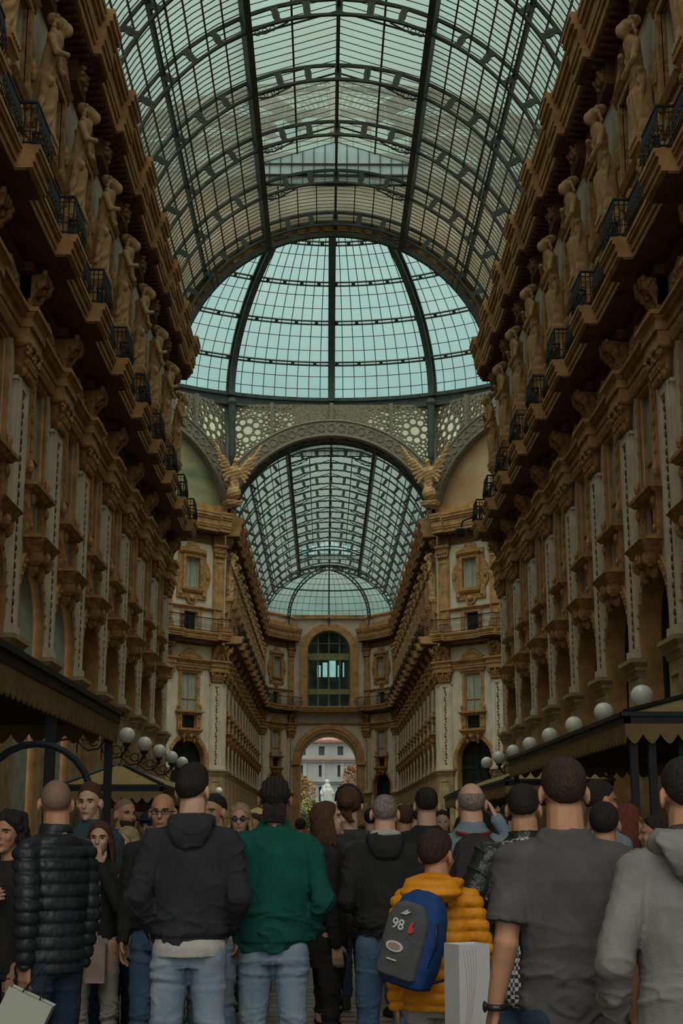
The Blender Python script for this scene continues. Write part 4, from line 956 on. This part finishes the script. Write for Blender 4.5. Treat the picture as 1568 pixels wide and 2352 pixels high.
    wz=[(T['hem'],.165*k_*lo,.120*lo),(T['hem']+.07,.172*k_*lo,.130*lo),(1.06,.162*k_*lo,.125*lo),(1.20,.174*k_*lo,.130*lo),(1.33,.190*k_,.130),(1.40,.178*k_,.114),(1.455,.128*k_,.092),(1.50,.085,.078),(1.53 if T['collar'] else 1.505,.068 if T['collar'] else .082,.070)]
    if female: wz=[(z-(.03 if z>1.48 else 0),rx*.88,ry*.92) for z,rx,ry in wz]
    g.loop([ring(z,rx,ry,hy*max(0,(z-1.1))*1.4,24) for z,rx,ry in wz])
    for sh,el,wr,q in WR:
        sh=Vector(sh); sh.x*=1.03; r0=(.060 if T['sleeve']=='long' else .068)*k_*lo
        if female: r0*=.86
        cap(g,(q*.06,0,1.435),sh,.05,r0,16)
        if T['sleeve']=='long': cap(g,sh,el,r0,.055*lo*k_**.5*(.88 if female else 1),16); cap(g,el,Vector(el).lerp(wr,.97),.055*lo*(.88 if female else 1),.041*lo,16)
        elif T['sleeve']=='short': 
            m_=sh.lerp(el,.76); t_=(m_-sh).normalized(); u_=Vector((1,0,0)); u_=(u_-t_*u_.dot(t_)).normalized(); w_=t_.cross(u_)
            g.loop([[sh.lerp(m_,f_)+(u_*math.cos(2*PI*i_/18)+w_*math.sin(2*PI*i_/18))*rr_*k_ for i_ in range(18)] for f_,rr_ in ((-.15,.045),(0,.066),(.3,.070),(.7,.074),(1,.078))])
    amp=T['amp']; kind=T['kind']; hem=T['hem']; sd=x*7.3
    def tdisp(co,n):
        p=co
        if kind=='puffer':
            ph=(p.z/.062)%1; v=.017*(math.sin(PI*ph)**.5-.62)
            return v+.004*noise.noise(p*22)+.003*noise.noise(p*60)
        lower=sm((1.15-p.z)/.25); v=fold(p,n,amp*(.45+1.0*lower),10,13+12*lower,sd)
        if abs(p.x)>.2: v+=fold(p,n,amp*.9,10,22,sd+3)
        if p.z<hem+.055 and kind in('hoodie','fleece') and abs(p.x)<.21: v-=.012*sm((hem+.055-p.z)/.012)
        return v
    me=remesh(g,{0:.018,1:.012,2:.008}[lod],1,'garment',T['mat'],tdisp); me.transform(S); obj({'tee':'shirt','hoodie':'hooded_sweatshirt','fleece':'fleece_jacket','puffer':'puffer_jacket','jacket':'jacket','leather':'leather_jacket','coat':'coat','top':'top'}[kind],me,e)
    gar=e.children[-1] if False else [o_ for o_ in sc.objects if o_.parent==e][-1]
    if T['hood']:
        g=MB(); B_=T['hood']=='big'; r_=1.25 if B_ else 1.0
        for k1 in range(14):
            a1=math.radians(200+140*k1/13) if False else math.radians(-20-140*k1/13); X_=.085*math.cos(a1); Y_=.075*math.sin(a1)-.01; g.ball((X_*r_,Y_*r_,1.49+.012*math.sin(a1)),(.042*r_,.042*r_,.042),10,8)
        for k1 in range(9):
            u_=k1/8; g.ball((0,-.085*r_-.035*math.sin(u_*PI),1.49-.13*u_),((.115-.06*u_*u_)*r_,.034*r_,.04),14,8)
        for q in (-1,1): cap(g,(q*.085,-.01,1.485),(q*.06,.10,1.42),.036,.022)
        if kind=='puffer': g.ball((-.02,-.17,1.455),(.165,.105,.075),18,12); g.ball((-.02,-.13,1.50),(.14,.08,.05),18,12)
        me=remesh(g,{0:.018,1:.012,2:.008}[lod],3,'hood',T['mat'],lambda co,n: (.006*math.sin(PI*2*(co.z/.062)) if kind=='puffer' else fold(co,n,.009,14,18,sd))); me.transform(S); obj('hood',me,gar)
    if T.get('under'):
        g=MB(); z=T['hem']; g.loop([ring(z-.045,.178*k_,.137,-.004,24),ring(z,.180*k_,.139,-.004,24),ring(z+.04,.165*k_,.12,0,24)]); me=remesh(g,.008,1,'undershirt',T['under'],lambda co,n:fold(co,n,.005,8,6,2)); me.transform(S); obj('undershirt',me,e)
    if T['hood'] and T.get('lining'):
        g=MB(); g.ball((0,-.045,1.515),(.098,.075,.03),16,8); me=g.mesh('hood_lining',T['lining'],True); me.transform(S); obj('hood_lining',me,e)
    # --- trousers, shoes
    g=MB(); slim=.86 if female else 1.0
    g.loop([ring(.80,.15*slim,.11),ring(.88,.165*k_*slim,.118),ring(.95,.160*k_*slim,.115),ring(1.02,.14*k_*slim,.105)])
    for q in (-1,1):
        cap(g,(q*.088,-.01,.86),(q*.105,.012,.48),.098*slim,.073*slim,16); cap(g,(q*.105,.012,.48),(q*.11,-.015,.13),.073*slim,.064*slim if not female else .042,16)
    def pd(co,n):
        kn=math.exp(-((co.z-.46)/.10)**2)+math.exp(-((co.z-.14)/.08)**2)+.5*math.exp(-((co.z-.78)/.06)**2); v=fold(co,n,.005+.009*kn,9,18+20*kn,sd+9)
        if co.y<-.02 and abs(co.x)<.012 and co.z>.78: v-=.006
        return v
    me=remesh(g,{0:.018,1:.013,2:.010}[lod],1,'trousers',bottom,pd); me.transform(S); obj('trousers',me,e)
    for q in (-1,1):
        m=MB(); m.loop([[(q*.115+w_*math.cos(t*PI/6),yy+l_*math.sin(t*PI/6),z) for t in range(12)] for z,w_,l_,yy in ((0,.045,.145,.045),(.03,.048,.148,.045),(.055,.045,.13,.035),(.09,.042,.07,-.02),(.12,.04,.05,-.03))]); me=m.mesh('shoe',shoes,True); me.transform(S); obj('shoe',me,e)
    return e,S,HM_,s
GREY1=fab('dark_grey_jersey',(.072,.070,.070),.95,220,.25); GREY2=fab('heather_grey_fleece',(.175,.172,.168),.98,160,.2); CHAR=fab('charcoal_sweatshirt',(.026,.027,.033),.97,160,.25)
GRN=fab('forest_green_fleece',(.004,.070,.052),.98,160,.25); YEL=fab('mustard_puffer_nylon',(.62,.235,.008),.6,60,.15); PUF=fab('black_puffer_nylon',(.020,.023,.028),.42,60,.15)
LEA=fab('black_leather',(.014,.018,.016),.35,50,.4,spec=.5); TEA=fab('dark_teal_cotton',(.03,.06,.07)); WHT=fab('white_cotton',(.42,.41,.38)); GRP=fab('grey_patterned_knit',(.05,.05,.052),.95,120,.4,.5)
CRM=fab('cream_trouser_cloth',(.30,.28,.25)); PGR=fab('pale_grey_sweatpants',(.24,.235,.22)); MNT=fab('mint_cotton',(.30,.50,.45)); LBL=fab('light_blue_shirt',(.16,.21,.25)); BLU=fab('bright_blue_nylon',(.01,.10,.30)); GBL=fab('green_blue_print',(.01,.28,.06),.9,60,.2,.1,col2=(.02,.10,.35)); MAR=fab('dark_plum_nylon',(.028,.018,.022),.6); DBR=fab('dark_brown_lining',(.045,.035,.033)); OLV=fab('dull_brown_cloth',(.06,.05,.035)); SHW=mat('white_shoe',(.4,.39,.36),.6,.1,5)
def tee(m,**k): return dict(dict(kind='tee',mat=m,hem=.84,sleeve='short',amp=.006,collar=False),**k)
def hood(m,**k): return dict(dict(kind='hoodie',mat=m,hem=.86,hood=True,amp=.008,loose=1.08),**k)
def jac(m,kind='jacket',**k): return dict(dict(kind=kind,mat=m,hem=.84,amp=.008,loose=1.06),**k)
BG='crowd further down the arcade'
PA=person('man seen from behind in a dark grey t-shirt, black watch on his left wrist',.45,5.2,1.756,skin=1,hair=('short',HD),top=tee(GREY1,hem=.80,amp=.011),bottom=JD,arms=(((.225,-.04,1.12),(.262,.0,.92)),'down'),build_=1.06,lod=2)
PB=person('man seen from behind in a heather grey hoodie at the right edge, black hair',.78,4.75,1.734,rot=4,skin=1,hair=('short',HB),top=hood(GREY2,hem=.84,hood='big',lining=DBR,amp=.009),bottom=BK,arms=(((.285,-.05,1.10),(.235,.13,.90)),((.285,-.05,1.10),(.235,.13,.90))),build_=1.06,lod=2)
PC=person('boy in a mustard yellow puffer jacket wearing a blue and grey backpack',.11,6.8,1.494,rot=-8,yaw=-28,skin=1,hair=('short',HD),hk=1.12,top=jac(YEL,'puffer',hem=.84,hood='big',loose=1.12),bottom=PGR,arms=('down',((.24,.02,1.15),(.20,.22,.98))),lod=2,shoes=SHW)
PD=person('man with cornrow braids in a forest green fleece, hands in jeans pockets',-.68,7.9,1.795,skin=2,hair=('rows',HB),top=dict(kind='fleece',mat=GRN,hem=.86,amp=.017,loose=1.12),bottom=JL,arms=(((.255,-.09,1.12),(.175,.06,.93)),((.265,-.09,1.12),(.18,.06,.93))),lod=2,build_=1.04)
PE=person('tall man in a charcoal hoodie with white shirt hem and light jeans',-1.09,7.5,1.831,yaw=-22,skin=0,hair=('swept',HB),top=hood(CHAR,hem=.90,under=WHT,amp=.013),bottom=JL,arms=('pockets',((.245,-.06,1.13),(.18,.12,.96))),lod=2)
PF=person('bald man in a black quilted puffer jacket carrying a white bag',-1.77,7.4,1.76,rot=50,yaw=-34,skin=1,hair=('buzz',HS),top=jac(PUF,'puffer',hem=.82,loose=1.06,collar=True),bottom=JD,arms=(((.24,-.10,1.13),(.205,-.06,.88)),'down'),lod=2,build_=1.02)
PG=person('smiling woman with dark curly hair and black top, hand on her chest',-2.13,8.0,1.603,rot=150,yaw=8,skin=1,hair=('curly',HB),top=dict(kind='top',mat=BK,hem=.84,collar=False,amp=.004),bottom=BK,arms=('down','chest'),lod=2,female=True)
PH_=person('woman with hand at her mouth, black jacket, mint top and cream trousers',-1.85,9.4,1.566,rot=172,yaw=6,skin=0,hair=('long',HM),top=jac(BK,hem=.92,loose=.98,amp=.006),bottom=CRM,arms=('mouth','front'),lod=2,female=True)
person('blonde woman looking left behind the woman with hand at her mouth',-1.81,10.4,1.536,rot=140,skin=0,hair=('bob',HL),top=jac(BK),female=True,lod=1)
person('young man facing the camera in a dark teal jacket behind the bald man in black',-2.03,10.05,1.82,rot=170,skin=0,hair=('swept',HM),top=jac(TEA),lod=2)
person('balding bearded man looking right in a dark teal shirt',-1.91,10.9,1.746,rot=222,skin=1,hair=('buzz',HS),beard=HD,top=jac(TEA),lod=1)
PL=person('bald man with dark-rimmed glasses behind the charcoal hoodie, blue jeans',-1.42,9.1,1.737,rot=176,skin=1,hair=('none',HB),top=jac(BK,hem=.93),bottom=JB,lod=2)
PM_=person('person in a dark navy cap behind the blonde woman',-1.87,12.2,1.66,rot=160,skin=1,hair=('short',HB),top=jac(TEA),lod=1)
person('man in green and blue printed jacket and faded jeans looking left',-1.15,9.8,1.747,rot=152,skin=1,hair=('fade',HB),top=jac(GBL,hem=.9),bottom=JL,lod=2)
PO=person('blonde woman in dark sunglasses facing the camera',-1.06,11.2,1.712,rot=178,skin=0,hair=('wavy',HL),top=jac(GBL),female=True,lod=1)
person('small dark-haired person between the blonde woman and the green fleece',-1.04,13,1.659,rot=170,skin=1,hair=('short',HD),top=jac(BK),lod=0)
PQ=person('woman in profile with reddish brown hair and a black coat',-.40,9.3,1.69,rot=-78,pitch=-14,skin=0,hair=('bob',HM),top=jac(BK,'coat',hem=.70,loose=1.12),bottom=BK,female=True,lod=2)
PR=person('woman seen from behind with sunglasses on her head and a grey patterned top',-.24,9.8,1.803,yaw=-12,skin=0,hair=('bun',HM),top=dict(kind='top',mat=GRP,hem=.86,sleeve='short',collar=False,amp=.004),bottom=BK,female=True,lod=2)
person('man with shaved grey hair seen from behind in a black jacket and blue jeans',-.05,8.7,1.724,skin=0,hair=('buzz',HG),top=hood(BK,hem=.92,lining=WHT,loose=1.12,amp=.015),bottom=JB,arms=('front','front'),lod=2)
person('man with faded short hair and black t-shirt beside the bald man with backpack',.30,10.1,1.80,skin=0,hair=('fade',HB),top=tee(BK),lod=1)
PU=person('older balding man seen from behind with a hand raised to his ear',.46,8.6,1.786,skin=0,hair=('fringe',HG),top=jac(LBL,loose=1),bottom=JD,arms=('down','ear'),lod=2)
PV=person('man in a creased black leather jacket and jeans beside the boy',.565,7.1,1.725,yaw=-12,skin=1,hair=('fade',HB),top=jac(LEA,'leather',hem=.93,amp=.014,loose=1.28),bottom=JB,arms=(((.315,-.04,1.13),(.17,.16,1.0)),'down'),build_=1.05,lod=2)
person('tall dark-haired man turned right beyond the grey t-shirt',1.22,8.6,1.796,rot=-60,yaw=-10,skin=1,hair=('fade',HB),top=jac(LBL),lod=1)
person('short person with round black hair and a bright blue jacket',1.09,7.8,1.646,rot=-15,skin=1,hair=('short',HB),top=jac(BLU),lod=1,hk=1.05)
person('woman with auburn hair and pale top near the green posts',1.57,9.5,1.673,rot=-70,skin=1,hair=('wavy',HR),top=jac(LBL),female=True,lod=1)
person('dark-haired person facing left behind the grey hoodie',1.62,8.9,1.595,rot=80,skin=1,hair=('short',HB),top=jac(BK),lod=1,face=False)
bgp=[(-.33,13,1.667,0,OLV,'short',HM,'brown-haired person in brown beyond the woman with sunglasses'),(.27,12.5,1.727,20,OLV,'short',HM,'person in a brown top right of the shaved man'),(.45,13.5,1.765,0,BK,'fade',HB,'dark-haired person behind the man with faded hair'),(1.08,12.5,1.661,10,BK,'wavy',HB,'long-haired person behind the leather jacket'),(.80,15,1.719,180,OLV,'short',HB,'distant person facing the camera near the pale awning'),(.09,15.5,1.745,0,GREY2,'short',HB,'distant person in grey left of the shaved man'),(-1.12,17,1.659,180,BK,'short',HD,'distant person facing the camera right of the blonde woman'),(-.74,20,1.687,0,BK,'short',HD,'distant person in black behind the braided man'),(1.48,15,1.772,0,BK,'short',HB,'distant person in black behind the leather jacket'),
(-.62,28,1.655,0,BK,'short',HD,'far walker in black left of the archway axis'),(-.41,33,1.644,0,BLU,'short',HD,'far walker in blue below the archway'),(-.01,30,1.666,180,WHT,'wavy',HL,'far walker in white below the archway'),(-1.06,24,1.654,0,TEA,'short',HB,'far walker in teal left of the archway'),(.48,35,1.674,0,LBL,'short',HB,'far walker in pale blue right of the archway'),(1.27,22,1.673,180,WHT,'short',HD,'walker in white under the right kiosk lamps'),(.83,26,1.667,0,MAR,'short',HD,'far walker in plum right of the axis'),(1.29,18,1.695,0,OLV,'bob',HD,'walker in brown right of the axis'),(-2.54,16,1.705,160,BK,'short',HD,'walker in black at the left kiosk corner'),(-3.12,16.8,1.728,20,TEA,'short',HB,'walker in teal under the left kiosk'),(-2.05,20,1.657,0,GREY2,'short',HD,'walker in grey past the left kiosk')]
for x,y,H,r_,m,hs,hmm,l in bgp: person(l,x,y,H,rot=r_,skin=rnd.randint(0,1),hair=(hs,hmm),top=jac(m),bottom=rnd.choice([JD,BK,JB]),lod=0 if y>14 else 1,face=r_>90)
put=[(q[0],q[1]) for q in bgp]
for i in range(34):      # thin crowd filling the arcade floor far away
    c=rnd.choice(bgp)
    while True:
        y=rnd.uniform(24,92); x=rnd.uniform(-3.0,3.0)
        if all(math.hypot(x-u,y-v)>.95 for u,v in put): break
    put.append((x,y))
    src=[o for o in sc.objects if o.get('label')==c[7]][0]; o=copy_tree(src); o.location=(x,y,0); o.rotation_euler=(0,0,rnd.uniform(0,6.28)); s_=rnd.uniform(.95,1.04); o.scale=(s_,s_,s_)
    tag(o,'one of the tiny distant figures between the facades','person','tiny figures far down the arcade')
# ------------------------------------------------------------------ worn and carried things
def sub(person,mb,name,m,smooth=True,M=None):
    e,S,HMx,s=person; me=mb.mesh(name,m,smooth); me.transform(S@(M or Matrix.Identity(4))); return obj(name,me,e)
BLKP=mat('black_plastic',(.012,.012,.014),.35,.1,10,spec=.5)
# watch
m=MB(); c=Vector((-.262,.0,.905)); m.tube([c+Vector((.034*math.cos(t*PI/6),.034*math.sin(t*PI/6),0)) for t in range(12)],.012,6,close=True); m.ball(c+Vector((-.038,.0,0)),(.008,.02,.02),10,8); sub(PA,m,'watch',BLKP)
# glasses / sunglasses
def glasses(p,up=0,back=0,m_=BLKP,lens=True):
    g=MB(); H_=p[2]
    for q in (-1,1):
        pts=[H_@Vector((q*.031+.021*math.cos(t*PI/6),.098-back*.4+.0,.003+up+.015*math.sin(t*PI/6))) for t in range(12)]; g.tube(pts,.0028,5,close=True)
        if lens: g.ball(H_@Vector((q*.031,.095-back*.4,.003+up)),(.020,.003,.014),10,6)
        g.tube([H_@Vector((q*.052,.096-back*.4,.006+up)),H_@Vector((q*.080,.02-back,.010+up)),H_@Vector((q*.080,-.02-back,.004+up))],.003,5)
    g.tube([H_@Vector((-.010,.1-back*.4,.006+up)),H_@Vector((.010,.1-back*.4,.006+up))],.003,5); sub(p,g,'sunglasses' if lens else 'glasses',m_)
glasses(PL,lens=False); glasses(PO)
g=MB(); H_=PR[2]
pts=[]
for a_ in range(8,173,12):
    dd=Vector((math.cos(math.radians(a_)),-.22,math.sin(math.radians(a_))*.9)).normalized(); pts.append(H_@(dd*(headR(dd)+.018)))
g.tube(pts,.008,6); sub(PR,g,'sunglasses',BLKP)
# cap
g=MB(); H_=PM_[2]; g.ball(H_@Vector((0,-.01,.055)),(.09,.11,.085),16,10); g.ball(H_@Vector((0,.12,.055)),(.06,.07,.012),12,6); sub(PM_,g,'cap',fab('navy_cap',(.012,.018,.03)))
# mint shirt front and scarf strap of the woman with hand at mouth
g=MB(); g.loop([[(x_,y_,z) for x_,y_ in ((-.05,.06),(.05,.06),(.055,.142),(-.055,.142))] for z in (1.05,1.3,1.43)]); sub(PH_,g,'mint_shirt_front',MNT,False)
g=MB(); g.tube([(.12,.02,1.46),(.06,.13,1.30),(.0,.165,1.1),(-.06,.17,.92)],.016,6); g.box(-.12,.02,.13,.19,.66,.92); 
e=empty('tote_bag',PH_[0].location[:],PH_[0].rotation_euler.z); tag(e,'pale pink tote bag hanging in front of the woman with cream trousers','bag'); me=g.mesh('bag_body',fab('pale_pink_canvas',(.36,.27,.24)),False); me.transform(PH_[1]); obj('bag_body',me,e)
# earring
g=MB(); H_=PG[2]
for q in (-1,1): g.tube([H_@Vector((q*.086,0,-.045)),H_@Vector((q*.09,0,-.10))],[.004,.010],6)
sub(PG,g,'earring',mat('silver',(.5,.5,.48),.3,.1,4,metal=.8))
# bandana / checked scarf end of the leather jacket man
def checker(name,a,b,scale):
    m,nt,bs=_new(name); tc=nt.nodes.new('ShaderNodeTexCoord'); c=nt.nodes.new('ShaderNodeTexChecker'); c.inputs['Scale'].default_value=scale; c.inputs['Color1'].default_value=a+(1,); c.inputs['Color2'].default_value=b+(1,); nt.links.new(tc.outputs['Object'],c.inputs['Vector']); nt.links.new(c.outputs['Color'],bs.inputs['Base Color']); bs.inputs['Roughness'].default_value=.9; return m
CK=checker('black_white_check',(.40,.40,.42),(.02,.02,.03),55)
g=MB(); g.tube([(-.11,-.06,1.455),(0,-.115,1.475),(.11,-.06,1.455),(.10,.05,1.44)],.028,8); cap(g,(-.06,-.16,1.15),(-.05,-.155,.80),.06,.10,12,sq=(1,.35)); sub(PV,g,'checked_scarf',CK)
# backpack straps etc.
def backpack(p,label,bodym,frontm,cz=1.2,w=.15,hgt=.24,dep=.085,tilt=0,dx=0,marks=False,rollz=0):
    e0,S,HMx,s=p; e=empty('backpack',e0.location[:],e0.rotation_euler.z); tag(e,label,'backpack')
    T=S@Matrix.Translation((dx,-.15-dep,cz))@Matrix.Rotation(tilt,4,'Y')@Matrix.Rotation(rollz,4,'Z')
    def sq(cx,cy,z,a,b,n=20,pw=.62): return [(cx+a*math.copysign(abs(math.cos(2*PI*k/n))**pw,math.cos(2*PI*k/n)),cy+b*math.copysign(abs(math.sin(2*PI*k/n))**pw,math.sin(2*PI*k/n)),z) for k in range(n)]
    g=MB(); g.loop([sq(0,0,z*hgt,w*a,dep*b_) for z,a,b_ in ((-1,.6,.5),(-.93,.88,.85),(-.5,1,1),(0,1.0,1),(.5,.9,.9),(.8,.72,.7),(.97,.45,.45),(1.02,.2,.2))]); me=remesh(g,.01,2,'main_body',bodym,lambda co,n:fold(co,n,.006,9,12,1)); me.transform(T); mbo=obj('main_body',me,e)
    g=MB(); g.loop([sq(-.012,-dep*.78,z*hgt,w*a*.78,dep*.5*b_) for z,a,b_ in ((-.86,.7,.4),(-.8,.95,.9),(-.3,1.02,1),(.3,.98,.95),(.62,.75,.75),(.72,.4,.4))]); me=remesh(g,.008,2,'front_pocket',frontm,lambda co,n:fold(co,n,.003,9,12,4)); me.transform(T); fpo=obj('front_pocket',me,e)
    g=MB()
    for q in (-1,1):
        g=MB(); g.tube([(q*.05,dep*.8,hgt*.70),(q*.07,dep+.01,hgt*.84)],.017,8); me=g.mesh('shoulder_strap',BK,True); me.transform(T); obj('shoulder_strap',me,e)
        g=MB(); g.tube([(q*w*.8,0,-hgt*.8),(q*(w+.05),dep+.10,-hgt*.45)],.008,6); me=g.mesh('lower_strap',BK,True); me.transform(T); obj('lower_strap',me,e)
    if marks:
        g=MB(); g.tube([(w*.86,-dep*.55,hgt*.45),(w*.98,-dep*.5,0),(w*.9,-dep*.55,-hgt*.45)],.006,6); me=g.mesh('zip',BLKP,True); me.transform(T); obj('zip',me,mbo)
        W_=mat('white_print',(.55,.55,.53),.8,.05,5); RD=mat('red_print',(.50,.06,.05),.8,.05,5)
        yy=-dep*1.315
        def word(t,size,x,z,m_,nm):
            cu=bpy.data.curves.new(nm,'FONT'); cu.body=t; cu.size=size; cu.extrude=.001; cu.align_x='CENTER'; cu.align_y='CENTER'; cu.offset=.0012 if size>.03 else 0; o=bpy.data.objects.new('t',cu); C.objects.link(o)
            dg=bpy.context.evaluated_depsgraph_get(); me=bpy.data.meshes.new_from_object(o.evaluated_get(dg)); bpy.data.objects.remove(o); me.name=nm
            me.transform(T@Matrix.Translation((x,yy-.001,z))@Matrix.Rotation(PI/2,4,'X')); me.materials.clear(); me.materials.append(m_); obj(nm,me,fpo)
        word('98',.075,-.040,.055,W_,'printed_number')
        g=MB(); g.vprism([(.030,.03),(.052,.03),(.060,.05),(.048,.062),(.055,.09),(.040,.082),(.028,.06)],yy-.003,yy+.004); me=g.mesh('printed_figure',RD); me.transform(T); obj('printed_figure',me,fpo)
        g=MB(); g.vprism([(-.030+.052*math.cos(t*PI/12),-.055+.027*math.sin(t*PI/12)) for t in range(24)],yy-.003,yy+.004); me=g.mesh('oval_badge',W_); me.transform(T); obj('oval_badge',me,fpo)
        g=MB(); g.vprism([(-.030+.040*math.cos(t*PI/12),-.055+.018*math.sin(t*PI/12)) for t in range(24)],yy-.005,yy-.002); me=g.mesh('badge_centre',mat('badge_tan',(.30,.22,.17),.8,.1,5)); me.transform(T); obj('badge_centre',me,fpo)
        g=MB(); g.vprism([(-.045,.112),(-.01,.112),(.02,.135),(-.012,.13)],yy+.002,yy+.009); g.vprism([(-.035,.118),(.0,.145),(-.01,.12)],yy+.002,yy+.008); me=g.mesh('printed_emblem',W_); me.transform(T); obj('printed_emblem',me,fpo)
        g=MB(); g.box(-.06,.0,yy-.002,yy+.005,-.125,-.118); me=g.mesh('printed_line',W_); me.transform(T); obj('printed_line',me,fpo)
    return e
backpack(PC,'blue backpack with a grey front printed 98, worn by the boy in yellow',fab('royal_blue_nylon',(.008,.045,.17),.7),fab('slate_grey_nylon',(.075,.078,.085),.8),cz=1.215,w=.165,hgt=.25,dep=.10,tilt=.26,dx=-.10,marks=True,rollz=-.5)
backpack(PU,'dark plum backpack worn by the older balding man',MAR,MAR,cz=1.22,w=.16,hgt=.24,dep=.08)
g=MB(); g.tube([(-.10,-.08,1.47),(0,-.13,1.45),(.10,-.08,1.47)],.010,6); sub(PU,g,'lanyard',mat('red_lanyard',(.22,.02,.03),.8,.1,5))
g=MB(); H_=PC[2]; g.tube([(.085*math.cos(t*PI/8),-.005+.085*math.sin(t*PI/8),1.495) for t in range(16)],.018,8,close=True); sub(PC,g,'red_collar',mat('red_collar_cloth',(.42,.02,.02),.9,.1,5))
# bags
def paper_bag(label,corner,w,h,d,rz,tilt,m_,extra=None,handles=True):
    e=empty('shopping_bag',corner,rz); tag(e,label,'bag'); g=MB()
    R=Matrix.Rotation(tilt,4,'Y'); g.add([R@Vector(v) for v in ((0,0,-h),(w,0,-h),(w,d,-h),(0,d,-h),(0,0,0),(w,0,0),(w,d,0),(0,d,0),(.006,.006,-.01),(w-.006,.006,-.01),(w-.006,d-.006,-.01),(.006,d-.006,-.01))],[(0,3,2,1),(0,1,5,4),(1,2,6,5),(2,3,7,6),(3,0,4,7),(4,5,9,8),(5,6,10,9),(6,7,11,10),(7,4,8,11),(8,9,10,11)])
    build(g,'bag_body',m_,e); g=MB()
    for y_ in ((.01,d-.01) if handles else ()):
        g=MB(); g.tube([R@Vector((w*.3,y_,0)),R@Vector((w*.42,d/2,.12)),R@Vector((w*.56,d/2,.12)),R@Vector((w*.7,y_,0))],.004,5); build(g,'handle',BK,e)
    if extra: extra(e,R)
    return e
paper_bag('plain white paper bag held low by the man in the black puffer jacket',(-1.88,6.98,.80),.225,.34,.10,0,.42,mat('white_card',(.36,.38,.33),.8,.04,3))
def lines(e,R):
    for k in range(5):
        g=MB(); g.tube([(.02+.011*k+.018*math.sin(t*.45+k*.25),-.001,-.02-.048*t) for t in range(10)],.0009,4); build(g,'printed_curve',mat('faint_red_print',(.40,.24,.22),.8),e)
paper_bag('tall pale paper bag with thin red curved lines beside the boy in yellow',(.16,6.28,1.035),.15,.52,.13,.42,.0,mat('pale_grey_card',(.50,.52,.53),.8,.04,3),lines,False)
